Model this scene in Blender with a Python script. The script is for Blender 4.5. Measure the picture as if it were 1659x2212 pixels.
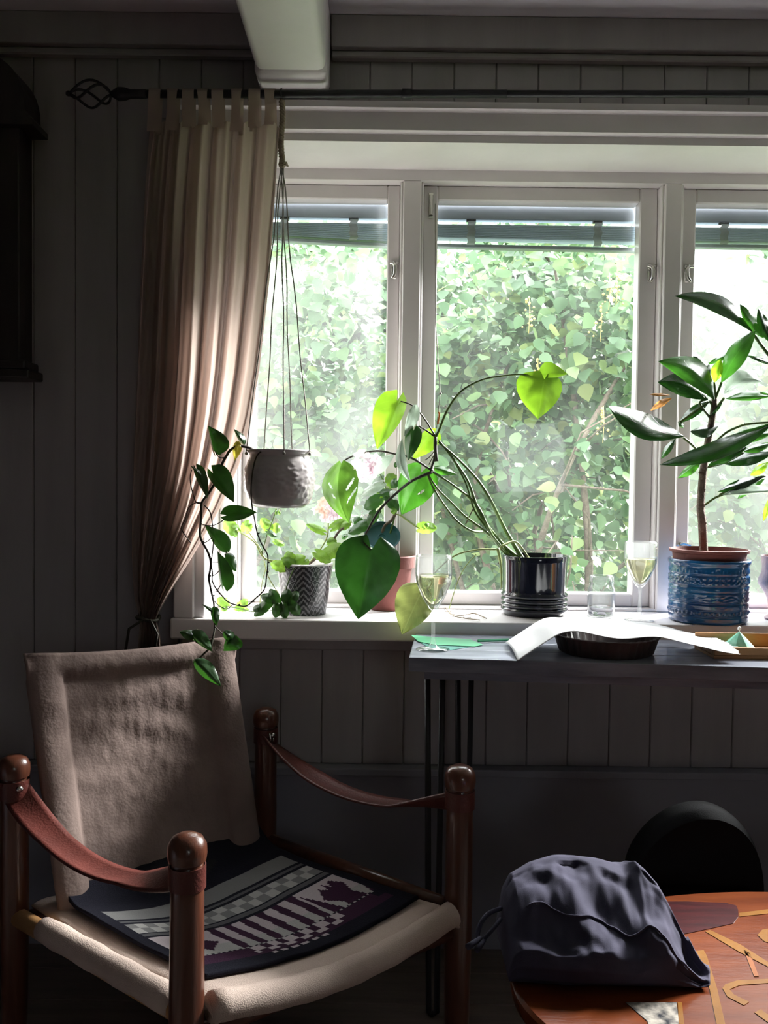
import bpy, bmesh, math, random
import numpy as np
from mathutils import Vector, Matrix, noise

for o in list(bpy.data.objects):
    bpy.data.objects.remove(o, do_unlink=True)
scene = bpy.context.scene
COL = scene.collection
random.seed(11)
V = Vector

# ------------------------------------------------------------------ camera
F, CX, CY = 1930.0, 829.5, 1106.0
CAM = V((0, 0, 1.07))
PITCH, ROLL = math.radians(2.0), 0.0122
FWD = V((0, math.cos(PITCH), -math.sin(PITCH)))
UP0 = V((0, math.sin(PITCH), math.cos(PITCH)))
R0 = V((1, 0, 0))
UPV = UP0 * math.cos(ROLL) - R0 * math.sin(ROLL)
RGT = R0 * math.cos(ROLL) + UP0 * math.sin(ROLL)
cam_d = bpy.data.cameras.new('camera')
cam = bpy.data.objects.new('camera', cam_d)
COL.objects.link(cam)
m = Matrix((RGT, UPV, -FWD)).transposed().to_4x4()
m.translation = CAM
cam.matrix_world = m
cam_d.sensor_fit = 'VERTICAL'
cam_d.sensor_height = 24.0
cam_d.lens = 24.0 * F / 2212.0
cam_d.clip_start = 0.02
cam_d.clip_end = 200
scene.camera = cam

# ------------------------------------------------------------------ light: an overcast sky, a hazy sun and an added fill window
world = bpy.data.worlds.new('sky')
scene.world = world
world.use_nodes = True
bg = world.node_tree.nodes['Background']
bg.inputs[0].default_value = (0.955, 0.955, 1.0, 1)
# overcast sky: zenith three times as bright as the horizon
wt = world.node_tree
w_tc = wt.nodes.new('ShaderNodeTexCoord'); w_sp = wt.nodes.new('ShaderNodeSeparateXYZ'); w_mx = wt.nodes.new('ShaderNodeMath'); w_ma = wt.nodes.new('ShaderNodeMath')
w_mx.operation = 'MAXIMUM'; w_mx.inputs[1].default_value = 0.0
w_ma.operation = 'MULTIPLY_ADD'
SKY = 6.3
w_ma.inputs[1].default_value = SKY * 2 / 3; w_ma.inputs[2].default_value = SKY / 3
wt.links.new(w_tc.outputs['Generated'], w_sp.inputs[0]); wt.links.new(w_sp.outputs[2], w_mx.inputs[0]); wt.links.new(w_mx.outputs[0], w_ma.inputs[0]); wt.links.new(w_ma.outputs[0], bg.inputs[1])
# the sun behind thin cloud, high on the right outside the window
sun_d = bpy.data.lights.new('sun', 'SUN'); sun = bpy.data.objects.new('sun', sun_d); COL.objects.link(sun)
sun_d.energy = 17.0; sun_d.angle = math.radians(18); sun_d.color = (1.0, 0.97, 0.965)
SAZ, SEL = math.radians(52), math.radians(30)
sun.rotation_euler = (-V((math.sin(SAZ) * math.cos(SEL), math.cos(SAZ) * math.cos(SEL), math.sin(SEL)))).to_track_quat('-Z', 'Y').to_euler()
scene.view_settings.view_transform = 'Standard'
scene.view_settings.look = 'None'
scene.view_settings.exposure = 1.0
scene.view_settings.gamma = 1.0
scene.view_settings.use_curve_mapping = False
cy = scene.cycles
cy.use_denoising = True
cy.use_adaptive_sampling = True
cy.adaptive_threshold = 0.03
cy.max_bounces = 7
cy.diffuse_bounces = 4
cy.glossy_bounces = 3
cy.transmission_bounces = 8
cy.transparent_max_bounces = 16
cy.caustics_reflective = False
cy.caustics_refractive = False
cy.sample_clamp_indirect = 6.0

# ------------------------------------------------------------------ pixel -> place on a known plane
def ray(x, y):
    return FWD + RGT * ((x - CX) / F) - UPV * ((y - CY) / F)
def at(x, y, Y):
    d = ray(x, y)
    return CAM + d * (Y / d.y)
def atz(x, y, z):
    d = ray(x, y)
    return CAM + d * ((z - CAM.z) / d.z)
def zoomed(ox, oy, s):
    return lambda x, y: (ox + x / s, oy + y / s)
Z3 = zoomed(370, 880, 3.568)
Z4 = zoomed(680, 780, 2.86)
Z6 = zoomed(1300, 600, 2.836)
Z7 = zoomed(690, 940, 5.267)
Z8 = zoomed(960, 1750, 2.373)

# ------------------------------------------------------------------ helpers
def tag(o, label=None, cat=None, group=None, kind=None):
    if label: o['label'] = label
    if cat: o['category'] = cat
    if group: o['group'] = group
    if kind: o['kind'] = kind
    return o
def thing(name, loc, label=None, cat=None, group=None, kind=None):
    o = bpy.data.objects.new(name, None)
    o.empty_display_size = 0.05
    COL.objects.link(o)
    o.location = loc
    return tag(o, label, cat, group, kind)
def wloc(o):
    p = V((0, 0, 0))
    while o is not None:
        p = p + o.location
        o = o.parent
    return p

class B:
    """collects geometry in world coordinates; done() links it as one mesh object"""
    def __init__(s):
        s.bm = bmesh.new()
        s.uv = s.bm.loops.layers.uv.new('UVMap')
    def box(s, x0, x1, y0, y1, z0, z1, bev=0.0, seg=2, rot=None, piv=None):
        r = bmesh.ops.create_cube(s.bm, size=1.0)
        vs = r['verts']
        c = V(((x0 + x1) / 2, (y0 + y1) / 2, (z0 + z1) / 2))
        sz = V((x1 - x0, y1 - y0, z1 - z0))
        for v in vs:
            v.co = V((v.co.x * sz.x, v.co.y * sz.y, v.co.z * sz.z)) + c
        if bev > 0:
            es = list({e for v in vs for e in v.link_edges})
            rr = bmesh.ops.bevel(s.bm, geom=es, offset=bev, segments=seg, affect='EDGES', profile=0.5)
            vs = list({v for f in rr['faces'] for v in f.verts} | {v for v in vs if v.is_valid})
        if rot is not None:
            pv = piv if piv is not None else c
            for v in vs:
                v.co = rot @ (v.co - pv) + pv
        return s
    def grid(s, fn, nu, nv, uvs=True, closed_u=False, flip=False):
        rows = []
        for i in range(nu + (0 if closed_u else 1)):
            rows.append([s.bm.verts.new(fn(i / nu, j / nv)) for j in range(nv + 1)])
        n = len(rows)
        for i in range(nu):
            a, b = rows[i], rows[(i + 1) % n]
            for j in range(nv):
                q = [(a[j], i, j), (b[j], i + 1, j), (b[j + 1], i + 1, j + 1), (a[j + 1], i, j + 1)]
                if flip: q.reverse()
                try:
                    f = s.bm.faces.new([t[0] for t in q])
                except ValueError:
                    continue
                for lp, t in zip(f.loops, q):
                    lp[s.uv].uv = (t[1] / nu, t[2] / nv)
        return rows
    def tube(s, pts, rad, n=8, cap=True):
        pts = [V(p) for p in pts]
        m_ = len(pts)
        rads = rad if isinstance(rad, (list, tuple)) else [rad] * m_
        t0 = (pts[1] - pts[0]).normalized()
        a = t0.orthogonal().normalized()
        rings = []
        for i, p in enumerate(pts):
            t = (pts[min(i + 1, m_ - 1)] - pts[max(i - 1, 0)])
            if t.length < 1e-9: t = t0
            t = t.normalized()
            a = (a - t * a.dot(t))
            a = a.normalized() if a.length > 1e-6 else t.orthogonal().normalized()
            b = t.cross(a)
            rings.append([s.bm.verts.new(p + (a * math.cos(2 * math.pi * k / n) + b * math.sin(2 * math.pi * k / n)) * rads[i]) for k in range(n)])
        for i in range(m_ - 1):
            for k in range(n):
                f = s.bm.faces.new((rings[i][k], rings[i][(k + 1) % n], rings[i + 1][(k + 1) % n], rings[i + 1][k]))
                uvv = [(k / n, i), ((k + 1) / n, i), ((k + 1) / n, i + 1), (k / n, i + 1)]
                for lp, w in zip(f.loops, uvv):
                    lp[s.uv].uv = (w[0], w[1] / (m_ - 1))
        if cap:
            s.bm.faces.new(list(reversed(rings[0])))
            s.bm.faces.new(rings[-1])
        return s
    def lathe(s, prof, c, n=40, fn=None):
        """prof: list of (r, z); c: base centre"""
        c = V(c)
        rows = []
        for k in range(n):
            a = 2 * math.pi * k / n
            col = []
            for i, (r, z) in enumerate(prof):
                rr = r
                if fn: rr = fn(r, z, a, i)
                col.append(s.bm.verts.new(c + V((rr * math.cos(a), rr * math.sin(a), z))))
            rows.append(col)
        m_ = len(prof)
        for k in range(n):
            a, b = rows[k], rows[(k + 1) % n]
            for i in range(m_ - 1):
                f = s.bm.faces.new((a[i], b[i], b[i + 1], a[i + 1]))
                for lp, w in zip(f.loops, [(k / n, i), ((k + 1) / n, i), ((k + 1) / n, i + 1), (k / n, i + 1)]):
                    lp[s.uv].uv = (w[0], w[1] / (m_ - 1))
        bmesh.ops.remove_doubles(s.bm, verts=s.bm.verts[:], dist=1e-6)
        return s
    def poly(s, pts, thick=0.0):
        """flat polygon, extruded straight down by thick"""
        vs = [s.bm.verts.new(p) for p in pts]
        f = s.bm.faces.new(vs)
        f.normal_update()
        if f.normal.z < 0: f.normal_flip()
        if thick > 0:
            lo = [s.bm.verts.new(V(p) - V((0, 0, thick))) for p in pts]
            n = len(vs)
            for i in range(n):
                s.bm.faces.new((vs[i], lo[i], lo[(i + 1) % n], vs[(i + 1) % n]))
            s.bm.faces.new(list(reversed(lo)))
        return s
    def done(s, name, mat, parent=None, smooth=False, normals=True):
        if normals:
            bmesh.ops.recalc_face_normals(s.bm, faces=s.bm.faces[:])
        off = wloc(parent) if parent is not None else V((0, 0, 0))
        for v in s.bm.verts: v.co -= off
        me = bpy.data.meshes.new(name)
        s.bm.to_mesh(me)
        s.bm.free()
        if mat is not None: me.materials.append(mat)
        if smooth:
            for p in me.polygons: p.use_smooth = True
        o = bpy.data.objects.new(name, me)
        COL.objects.link(o)
        if parent is not None: o.parent = parent
        return o
def autosmooth(o, ang=40):
    me = o.data
    bm = bmesh.new(); bm.from_mesh(me)
    for e in bm.edges:
        if len(e.link_faces) == 2 and e.calc_face_angle(0) > math.radians(ang): e.smooth = False
    bm.to_mesh(me); bm.free()
    for p in me.polygons: p.use_smooth = True
    return o
def rooted(o, loc):
    """move a mesh object's origin to loc without moving the mesh"""
    d = V(loc) - o.location
    for v in o.data.vertices: v.co -= d
    o.location = loc
    return o
def spline(pts, n=6):
    """Catmull-Rom through pts (tuples of any length)"""
    P = [np.array(p, float) for p in pts]
    out = []
    for i in range(len(P) - 1):
        p0 = P[max(i - 1, 0)]; p1 = P[i]; p2 = P[i + 1]; p3 = P[min(i + 2, len(P) - 1)]
        for k in range(n):
            t = k / n
            out.append(0.5 * ((2 * p1) + (-p0 + p2) * t + (2 * p0 - 5 * p1 + 4 * p2 - p3) * t * t + (-p0 + 3 * p1 - 3 * p2 + p3) * t ** 3))
    out.append(P[-1])
    return out
def lerp(a, b, t): return a + (b - a) * t
def interp(tab, x):
    return float(np.interp(x, [t[0] for t in tab], [t[1] for t in tab]))

# ------------------------------------------------------------------ materials
MATS = {}
def new_mat(name):
    mt = bpy.data.materials.new(name)
    mt.use_nodes = True
    nt = mt.node_tree
    return mt, nt, nt.nodes['Principled BSDF'], nt.nodes['Material Output']
def nd(nt, t, **kw):
    n = nt.nodes.new(t)
    for k, v in kw.items(): setattr(n, k, v)
    return n
def paint(name, c1, c2=None, rough=0.5, scale=8.0, bump=0.05, stretch=(1, 1, 1), spec=0.5, metal=0.0, coat=0.0, detail=4.0, bscale=None):
    mt, nt, p, out = new_mat(name)
    c2 = c2 or tuple(x * 0.85 for x in c1)
    tc = nd(nt, 'ShaderNodeTexCoord')
    mp = nd(nt, 'ShaderNodeMapping')
    mp.inputs['Scale'].default_value = stretch
    nt.links.new(tc.outputs['Object'], mp.inputs[0])
    nz = nd(nt, 'ShaderNodeTexNoise')
    nz.inputs['Scale'].default_value = scale
    nz.inputs['Detail'].default_value = detail
    nt.links.new(mp.outputs[0], nz.inputs['Vector'])
    rp = nd(nt, 'ShaderNodeValToRGB')
    rp.color_ramp.elements[0].position = 0.35
    rp.color_ramp.elements[1].position = 0.65
    rp.color_ramp.elements[0].color = (*c2, 1)
    rp.color_ramp.elements[1].color = (*c1, 1)
    nt.links.new(nz.outputs[0], rp.inputs[0])
    nt.links.new(rp.outputs[0], p.inputs['Base Color'])
    p.inputs['Roughness'].default_value = rough
    p.inputs['Specular IOR Level'].default_value = spec
    p.inputs['Metallic'].default_value = metal
    p.inputs['Coat Weight'].default_value = coat
    if bump:
        n2 = nd(nt, 'ShaderNodeTexNoise')
        n2.inputs['Scale'].default_value = bscale or scale * 6
        nt.links.new(mp.outputs[0], n2.inputs['Vector'])
        bp = nd(nt, 'ShaderNodeBump')
        bp.inputs['Strength'].default_value = bump
        bp.inputs['Distance'].default_value = 0.01
        nt.links.new(n2.outputs[0], bp.inputs['Height'])
        nt.links.new(bp.outputs[0], p.inputs['Normal'])
    MATS[name] = mt
    return mt
def leafmat(name, c, tc_, mix=0.45, rough=0.35, vein=0.25, var=None):
    """leaf: reflecting upper side + light coming through, veins along the leaf's own UV"""
    mt, nt, p, out = new_mat(name)
    uv = nd(nt, 'ShaderNodeUVMap')
    sp = nd(nt, 'ShaderNodeSeparateXYZ')
    nt.links.new(uv.outputs[0], sp.inputs[0])
    def mth(op, a, b=None):
        n = nd(nt, 'ShaderNodeMath', operation=op)
        for i, q in enumerate((a, b)):
            if q is None: continue
            if isinstance(q, (int, float)): n.inputs[i].default_value = q
            else: nt.links.new(q, n.inputs[i])
        return n.outputs[0]
    av = mth('ABSOLUTE', mth('SUBTRACT', sp.outputs[1], 0.5))
    rib = mth('LESS_THAN', av, 0.018)
    ph = mth('FRACT', mth('MULTIPLY', mth('SUBTRACT', sp.outputs[0], mth('MULTIPLY', av, 0.7)), 8.0))
    lat = mth('MULTIPLY', mth('LESS_THAN', ph, 0.10), 0.5)
    vn = mth('MULTIPLY', mth('MAXIMUM', rib, lat), vein)
    tcn = nd(nt, 'ShaderNodeTexCoord')
    nz = nd(nt, 'ShaderNodeTexNoise')
    nz.inputs['Scale'].default_value = 22.0
    nt.links.new(tcn.outputs['Object'], nz.inputs['Vector'])
    def colour(cc):
        mx = nd(nt, 'ShaderNodeMixRGB')
        mx.inputs[1].default_value = (*[x * 0.8 for x in cc], 1)
        v2 = var if var else tuple(min(1, x * 1.2) for x in cc)
        mx.inputs[2].default_value = (*v2, 1)
        rr = nd(nt, 'ShaderNodeValToRGB')
        rr.color_ramp.elements[0].position = 0.4 if not var else 0.58
        rr.color_ramp.elements[1].position = 0.6 if not var else 0.66
        nt.links.new(nz.outputs[0], rr.inputs[0])
        nt.links.new(rr.outputs[0], mx.inputs[0])
        m2 = nd(nt, 'ShaderNodeMixRGB')
        nt.links.new(vn, m2.inputs[0])
        nt.links.new(mx.outputs[0], m2.inputs[1])
        m2.inputs[2].default_value = (*[min(1, x * 1.6 + 0.05) for x in cc], 1)
        return m2.outputs[0]
    nt.links.new(colour(c), p.inputs['Base Color'])
    p.inputs['Roughness'].default_value = rough
    tr = nd(nt, 'ShaderNodeBsdfTranslucent')
    nt.links.new(colour(tc_), tr.inputs[0])
    ms = nd(nt, 'ShaderNodeMixShader')
    ms.inputs[0].default_value = mix
    nt.links.new(p.outputs[0], ms.inputs[1])
    nt.links.new(tr.outputs[0], ms.inputs[2])
    nt.links.new(ms.outputs[0], out.inputs[0])
    bp = nd(nt, 'ShaderNodeBump')
    bp.inputs['Strength'].default_value = 0.25
    bp.inputs['Distance'].default_value = 0.004
    nt.links.new(vn, bp.inputs['Height'])
    nt.links.new(bp.outputs[0], p.inputs['Normal'])
    MATS[name] = mt
    return mt
def clothmat(name, c1, c2, trans=0.0, scale=14, weave=900, rough=0.9, bump=0.15, tcol=None):
    mt = paint(name, c1, c2, rough=rough, scale=scale, bump=bump, bscale=weave, spec=0.15)
    if trans > 0:
        nt = mt.node_tree
        p = nt.nodes['Principled BSDF']; out = nt.nodes['Material Output']
        tr = nd(nt, 'ShaderNodeBsdfTranslucent')
        tr.inputs[0].default_value = (*(tcol or c1), 1)
        ms = nd(nt, 'ShaderNodeMixShader'); ms.inputs[0].default_value = trans
        nt.links.new(p.outputs[0], ms.inputs[1]); nt.links.new(tr.outputs[0], ms.inputs[2])
        nt.links.new(ms.outputs[0], out.inputs[0])
    return mt
def attrmat(name, attr='pattern', rough=0.9, spec=0.2, bump=0.3, bscale=350, coat=0.0):
    mt, nt, p, out = new_mat(name)
    a = nd(nt, 'ShaderNodeAttribute', attribute_name=attr)
    nt.links.new(a.outputs['Color'], p.inputs['Base Color'])
    p.inputs['Roughness'].default_value = rough
    p.inputs['Specular IOR Level'].default_value = spec
    p.inputs['Coat Weight'].default_value = coat
    tc = nd(nt, 'ShaderNodeTexCoord')
    n2 = nd(nt, 'ShaderNodeTexNoise'); n2.inputs['Scale'].default_value = bscale
    nt.links.new(tc.outputs['Object'], n2.inputs['Vector'])
    bp = nd(nt, 'ShaderNodeBump'); bp.inputs['Strength'].default_value = bump; bp.inputs['Distance'].default_value = 0.002
    nt.links.new(n2.outputs[0], bp.inputs['Height']); nt.links.new(bp.outputs[0], p.inputs['Normal'])
    MATS[name] = mt
    return mt
def glassmat(name, color=(1, 1, 1), ior=1.45, rough=0.0):
    mt, nt, p, out = new_mat(name)
    g = nd(nt, 'ShaderNodeBsdfGlass')
    g.inputs['Color'].default_value = (*color, 1); g.inputs['IOR'].default_value = ior; g.inputs['Roughness'].default_value = rough
    nt.links.new(g.outputs[0], out.inputs[0])
    MATS[name] = mt
    return mt

WHITE = paint('white_paint', (0.84, 0.80, 0.80), (0.78, 0.74, 0.745), rough=0.35, scale=6, bump=0.03, bscale=60)
WALLP = paint('wall_paint', (0.37, 0.342, 0.342), (0.325, 0.30, 0.30), rough=0.55, scale=5, bump=0.06, stretch=(3, 3, 0.4), bscale=40)
SKIRT = paint('skirting_paint', (0.26, 0.26, 0.30), (0.23, 0.23, 0.27), rough=0.5, scale=5, bump=0.04)
CEILP = paint('ceiling_paint', (0.72, 0.69, 0.73), (0.67, 0.64, 0.68), rough=0.6, scale=4, bump=0.05)
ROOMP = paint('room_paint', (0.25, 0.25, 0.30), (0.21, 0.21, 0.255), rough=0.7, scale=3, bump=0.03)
FLOORW = paint('floor_wood', (0.16, 0.125, 0.11), (0.11, 0.085, 0.075), rough=0.45, scale=10, bump=0.1, stretch=(0.4, 4, 4))
IRON = paint('black_iron', (0.025, 0.025, 0.03), rough=0.45, scale=20, bump=0.05, metal=0.3)
STEEL = paint('bright_metal', (0.65, 0.63, 0.60), rough=0.25, scale=20, bump=0.02, metal=1.0)
WOODR = paint('red_wood', (0.125, 0.042, 0.023), (0.08, 0.026, 0.015), rough=0.28, scale=14, bump=0.05, stretch=(5, 5, 0.5), coat=0.4)
WOODP = paint('pale_wood', (0.55, 0.30, 0.12), (0.45, 0.23, 0.09), rough=0.45, scale=14, bump=0.05, stretch=(2, 2, 2))
LEATHER = paint('red_leather', (0.125, 0.029, 0.022), (0.088, 0.020, 0.015), rough=0.42, scale=18, bump=0.15, bscale=260)
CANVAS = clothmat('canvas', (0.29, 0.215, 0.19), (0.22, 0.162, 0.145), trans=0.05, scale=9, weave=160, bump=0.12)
CANVASW = clothmat('seat_canvas', (0.66, 0.53, 0.46), (0.58, 0.46, 0.40), scale=12, weave=500, bump=0.25)
LINEN = clothmat('linen', (0.55, 0.43, 0.38), (0.48, 0.375, 0.335), trans=0.40, scale=10, weave=700, bump=0.12, tcol=(0.64, 0.52, 0.46))
ROPE = paint('jute_rope', (0.45, 0.38, 0.28), (0.30, 0.24, 0.17), rough=0.9, scale=120, bump=0.5)
STRING = paint('grey_string', (0.42, 0.40, 0.36), (0.30, 0.28, 0.25), rough=0.9, scale=90, bump=0.3)
SOIL = paint('soil', (0.07, 0.045, 0.03), (0.03, 0.02, 0.015), rough=0.95, scale=60, bump=0.8)
DARKWOOD = paint('dark_wood', (0.035, 0.025, 0.022), (0.02, 0.015, 0.014), rough=0.4, scale=10, bump=0.05, stretch=(4, 4, 0.5))
DESKP = paint('desk_paint', (0.28, 0.30, 0.36), (0.13, 0.14, 0.18), rough=0.32, scale=7, bump=0.08, stretch=(0.6, 4, 4), coat=0.2)
NAVY = clothmat('navy_cotton', (0.058, 0.054, 0.086), (0.042, 0.040, 0.064), scale=20, weave=1200, bump=0.12)
PAPER = clothmat('white_paper', (0.86, 0.86, 0.86), (0.82, 0.82, 0.83), trans=0.12, scale=4, weave=200, bump=0.02, rough=0.7)
GREENP = paint('green_paper', (0.06, 0.36, 0.17), (0.05, 0.33, 0.15), rough=0.6, scale=10, bump=0.02)
TEALP = paint('teal_paper', (0.03, 0.20, 0.16), rough=0.6, scale=10, bump=0.02)
BLACKGL = paint('black_glaze', (0.012, 0.014, 0.028), (0.009, 0.010, 0.02), rough=0.10, scale=6, bump=0.0, coat=0.6)
BLUEGL = paint('blue_glaze', (0.006, 0.11, 0.27), (0.003, 0.035, 0.14), rough=0.2, scale=9, bump=0.2, stretch=(1, 1, 3), coat=0.6, bscale=26)
TERRA = paint('terracotta', (0.165, 0.046, 0.037), (0.135, 0.038, 0.031), rough=0.75, scale=14, bump=0.08)
CERAM = paint('grey_ceramic', (0.50, 0.46, 0.45), (0.42, 0.38, 0.38), rough=0.22, scale=20, bump=0.0, coat=0.3)
PLUMC = paint('stoneware', (0.40, 0.28, 0.28), (0.24, 0.16, 0.19), rough=0.4, scale=30, bump=0.1)
TEALC = paint('teal_ceramic', (0.03, 0.13, 0.16), (0.025, 0.11, 0.135), rough=0.35, scale=15, bump=0.02)
TINB = paint('brown_tin', (0.11, 0.075, 0.07), (0.07, 0.05, 0.05), rough=0.4, scale=18, bump=0.05)
TRAYW = paint('tray_wood', (0.46, 0.22, 0.07), (0.32, 0.14, 0.045), rough=0.5, scale=14, bump=0.08, stretch=(0.7, 4, 4))
BARK = paint('bark', (0.20, 0.15, 0.115), (0.12, 0.085, 0.065), rough=0.9, scale=60, bump=0.5)
BUSHBARK = paint('bush_bark', (0.23, 0.19, 0.15), (0.13, 0.10, 0.08), rough=0.95, scale=30, bump=0.5)
VINE = paint('vine_stem', (0.045, 0.040, 0.022), (0.03, 0.024, 0.015), rough=0.6, scale=60, bump=0.2)
GSTEM = paint('green_stem', (0.13, 0.21, 0.045), (0.07, 0.13, 0.03), rough=0.45, scale=25, bump=0.05)
PSTEM = paint('pale_stem', (0.40, 0.48, 0.16), (0.32, 0.38, 0.12), rough=0.5, scale=25, bump=0.05)
BLINDS = paint('blind_slat', (0.40, 0.45, 0.50), (0.35, 0.40, 0.45), rough=0.4, scale=10, bump=0.0)
TAPE = clothmat('blind_tape', (0.62, 0.66, 0.66), (0.52, 0.56, 0.56), trans=0.35, scale=60, weave=300, bump=0.2)
GROUND = paint('lawn', (0.10, 0.17, 0.04), (0.06, 0.10, 0.03), rough=0.95, scale=6, bump=0.4)
HOUSE = paint('house_render', (0.6, 0.58, 0.55), rough=0.8, scale=6, bump=0.1)
TOPW = paint('table_wood', (0.155, 0.038, 0.011), (0.105, 0.023, 0.007), rough=0.24, scale=9, bump=0.03, stretch=(1.0, 5, 5), spec=0.14)
INRED = paint('inlay_mahogany', (0.05, 0.007, 0.008), (0.027, 0.004, 0.005), rough=0.3, spec=0.12, scale=26, bump=0.03, stretch=(0.7, 4, 4), coat=0.0)
INYEL = paint('inlay_maple', (0.23, 0.098, 0.016), (0.19, 0.078, 0.013), rough=0.3, spec=0.12, scale=26, bump=0.03, coat=0.0)
INBRN = paint('inlay_walnut', (0.27, 0.09, 0.03), rough=0.3, spec=0.12, scale=26, bump=0.03, coat=0.0)
INBLK = paint('inlay_speckled', (0.42, 0.38, 0.33), (0.02, 0.022, 0.03), rough=0.3, spec=0.12, scale=60, bump=0.03, coat=0.0)
PETAL = leafmat('petal_pink', (0.86, 0.70, 0.76), (0.95, 0.78, 0.84), mix=0.6, rough=0.7, vein=0.1)
PETALO = leafmat('petal_salmon', (0.84, 0.60, 0.56), (0.95, 0.70, 0.62), mix=0.6, rough=0.7, vein=0.1)
L_POTH = leafmat('pothos_leaf', (0.0287, 0.0697, 0.0246), (0.0492, 0.2132, 0.0164), mix=0.17, rough=0.28, vein=0.08)
L_POTY = leafmat('pothos_yellow_leaf', (0.36, 0.30, 0.04), (0.62, 0.52, 0.06), mix=0.45)
L_MONS = leafmat('monstera_leaf', (0.0328, 0.0820, 0.0246), (0.0656, 0.2624, 0.0164), mix=0.24, rough=0.32, vein=0.2)
L_MOND = leafmat('monstera_shaded_leaf', (0.0213, 0.0508, 0.0230), (0.0410, 0.1804, 0.0164), mix=0.07, rough=0.32, vein=0.10)  # thick leaf, also darkened: shade of frame and pots put into its colour
L_MONP = leafmat('monstera_mid_leaf', (0.0820, 0.1476, 0.0410), (0.1476, 0.3444, 0.0328), mix=0.3, rough=0.4, vein=0.2)
L_MONY = leafmat('monstera_young_leaf', (0.1558, 0.2624, 0.0410), (0.2296, 0.4428, 0.0205), mix=0.36, rough=0.4, vein=0.12)
L_MONO = leafmat('monstera_fading_leaf', (0.24, 0.27, 0.10), (0.28, 0.33, 0.09), mix=0.25, rough=0.45, vein=0.25)
L_GREY = leafmat('pale_grey_leaf', (0.42, 0.48, 0.44), (0.40, 0.50, 0.40), mix=0.3, rough=0.35, vein=0.2)  # pale grey leaf colour; also holds the white glare of the backlit leaf
L_FIC = leafmat('umbrella_leaf', (0.0197, 0.0410, 0.0246), (0.0410, 0.1968, 0.0164), mix=0.08, rough=0.25, vein=0.15)
L_FICG = leafmat('umbrella_green_leaf', (0.0287, 0.0902, 0.0246), (0.0738, 0.2952, 0.0246), mix=0.24, rough=0.3, vein=0.2)
L_FICY = leafmat('umbrella_young_leaf', (0.18, 0.33, 0.04), (0.36, 0.66, 0.03), mix=0.5, rough=0.35)
L_DRY = leafmat('dry_leaf', (0.36, 0.17, 0.06), (0.55, 0.28, 0.09), mix=0.35, rough=0.8)
L_GER = leafmat('geranium_leaf', (0.12, 0.23, 0.05), (0.30, 0.54, 0.06), mix=0.38, rough=0.6, vein=0.25)
L_GERD = leafmat('geranium_dark_leaf', (0.0287, 0.0697, 0.0246), (0.0492, 0.1804, 0.0164), mix=0.28, rough=0.5, vein=0.15)
def thin_glass(name, tint):
    mt, nt, p, out = new_mat(name)
    t = nd(nt, 'ShaderNodeBsdfTransparent'); t.inputs[0].default_value = (*tint, 1)
    g = nd(nt, 'ShaderNodeBsdfGlossy'); g.inputs['Roughness'].default_value = 0.03
    lw = nd(nt, 'ShaderNodeLayerWeight'); lw.inputs[0].default_value = 0.5
    pw = nd(nt, 'ShaderNodeMath', operation='POWER'); pw.inputs[1].default_value = 2.2
    nt.links.new(lw.outputs['Facing'], pw.inputs[0])
    fz = nd(nt, 'ShaderNodeMath', operation='MULTIPLY_ADD'); fz.inputs[1].default_value = 0.85; fz.inputs[2].default_value = 0.05
    nt.links.new(pw.outputs[0], fz.inputs[0])
    m1 = nd(nt, 'ShaderNodeMixShader')
    nt.links.new(fz.outputs[0], m1.inputs[0]); nt.links.new(t.outputs[0], m1.inputs[1]); nt.links.new(g.outputs[0], m1.inputs[2])
    tl = nd(nt, 'ShaderNodeBsdfTranslucent'); tl.inputs[0].default_value = (0.95, 0.96, 0.95, 1)
    m2 = nd(nt, 'ShaderNodeMixShader'); m2.inputs[0].default_value = 0.035
    nt.links.new(m1.outputs[0], m2.inputs[1]); nt.links.new(tl.outputs[0], m2.inputs[2])
    nt.links.new(m2.outputs[0], out.inputs[0])
    return mt
GLASS = thin_glass('clear_glass', (0.97, 0.98, 0.975))
WINE = glassmat('white_wine', (0.97, 0.95, 0.76), ior=1.34)
WATER = glassmat('jar_water', (0.93, 0.92, 0.96), ior=1.33)
def lilac_mat():
    mt, nt, p, out = new_mat('bush_leaf')
    a = nd(nt, 'ShaderNodeAttribute', attribute_name='tint')
    oi = nd(nt, 'ShaderNodeObjectInfo')
    ad = nd(nt, 'ShaderNodeMath', operation='ADD')
    nt.links.new(a.outputs['Fac'], ad.inputs[0])
    nt.links.new(oi.outputs['Random'], ad.inputs[1])
    fr = nd(nt, 'ShaderNodeMath', operation='FRACT')
    nt.links.new(ad.outputs[0], fr.inputs[0])
    r = nd(nt, 'ShaderNodeValToRGB')
    cr = r.color_ramp
    cr.elements[0].color = (0.062, 0.128, 0.062, 1)
    cr.elements[1].color = (0.21, 0.265, 0.085, 1)
    e = cr.elements.new(0.5); e.color = (0.100, 0.190, 0.088, 1)
    e = cr.elements.new(0.8); e.color = (0.152, 0.262, 0.105, 1)
    nt.links.new(fr.outputs[0], r.inputs[0])
    nt.links.new(r.outputs[0], p.inputs['Base Color'])
    p.inputs['Roughness'].default_value = 0.33
    tr = nd(nt, 'ShaderNodeBsdfTranslucent')
    g = nd(nt, 'ShaderNodeGamma'); g.inputs[1].default_value = 0.8
    nt.links.new(r.outputs[0], g.inputs[0]); nt.links.new(g.outputs[0], tr.inputs[0])
    ms = nd(nt, 'ShaderNodeMixShader'); ms.inputs[0].default_value = 0.4
    nt.links.new(p.outputs[0], ms.inputs[1]); nt.links.new(tr.outputs[0], ms.inputs[2]); nt.links.new(ms.outputs[0], out.inputs[0])
    return mt
L_BUSH = lilac_mat()
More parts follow.
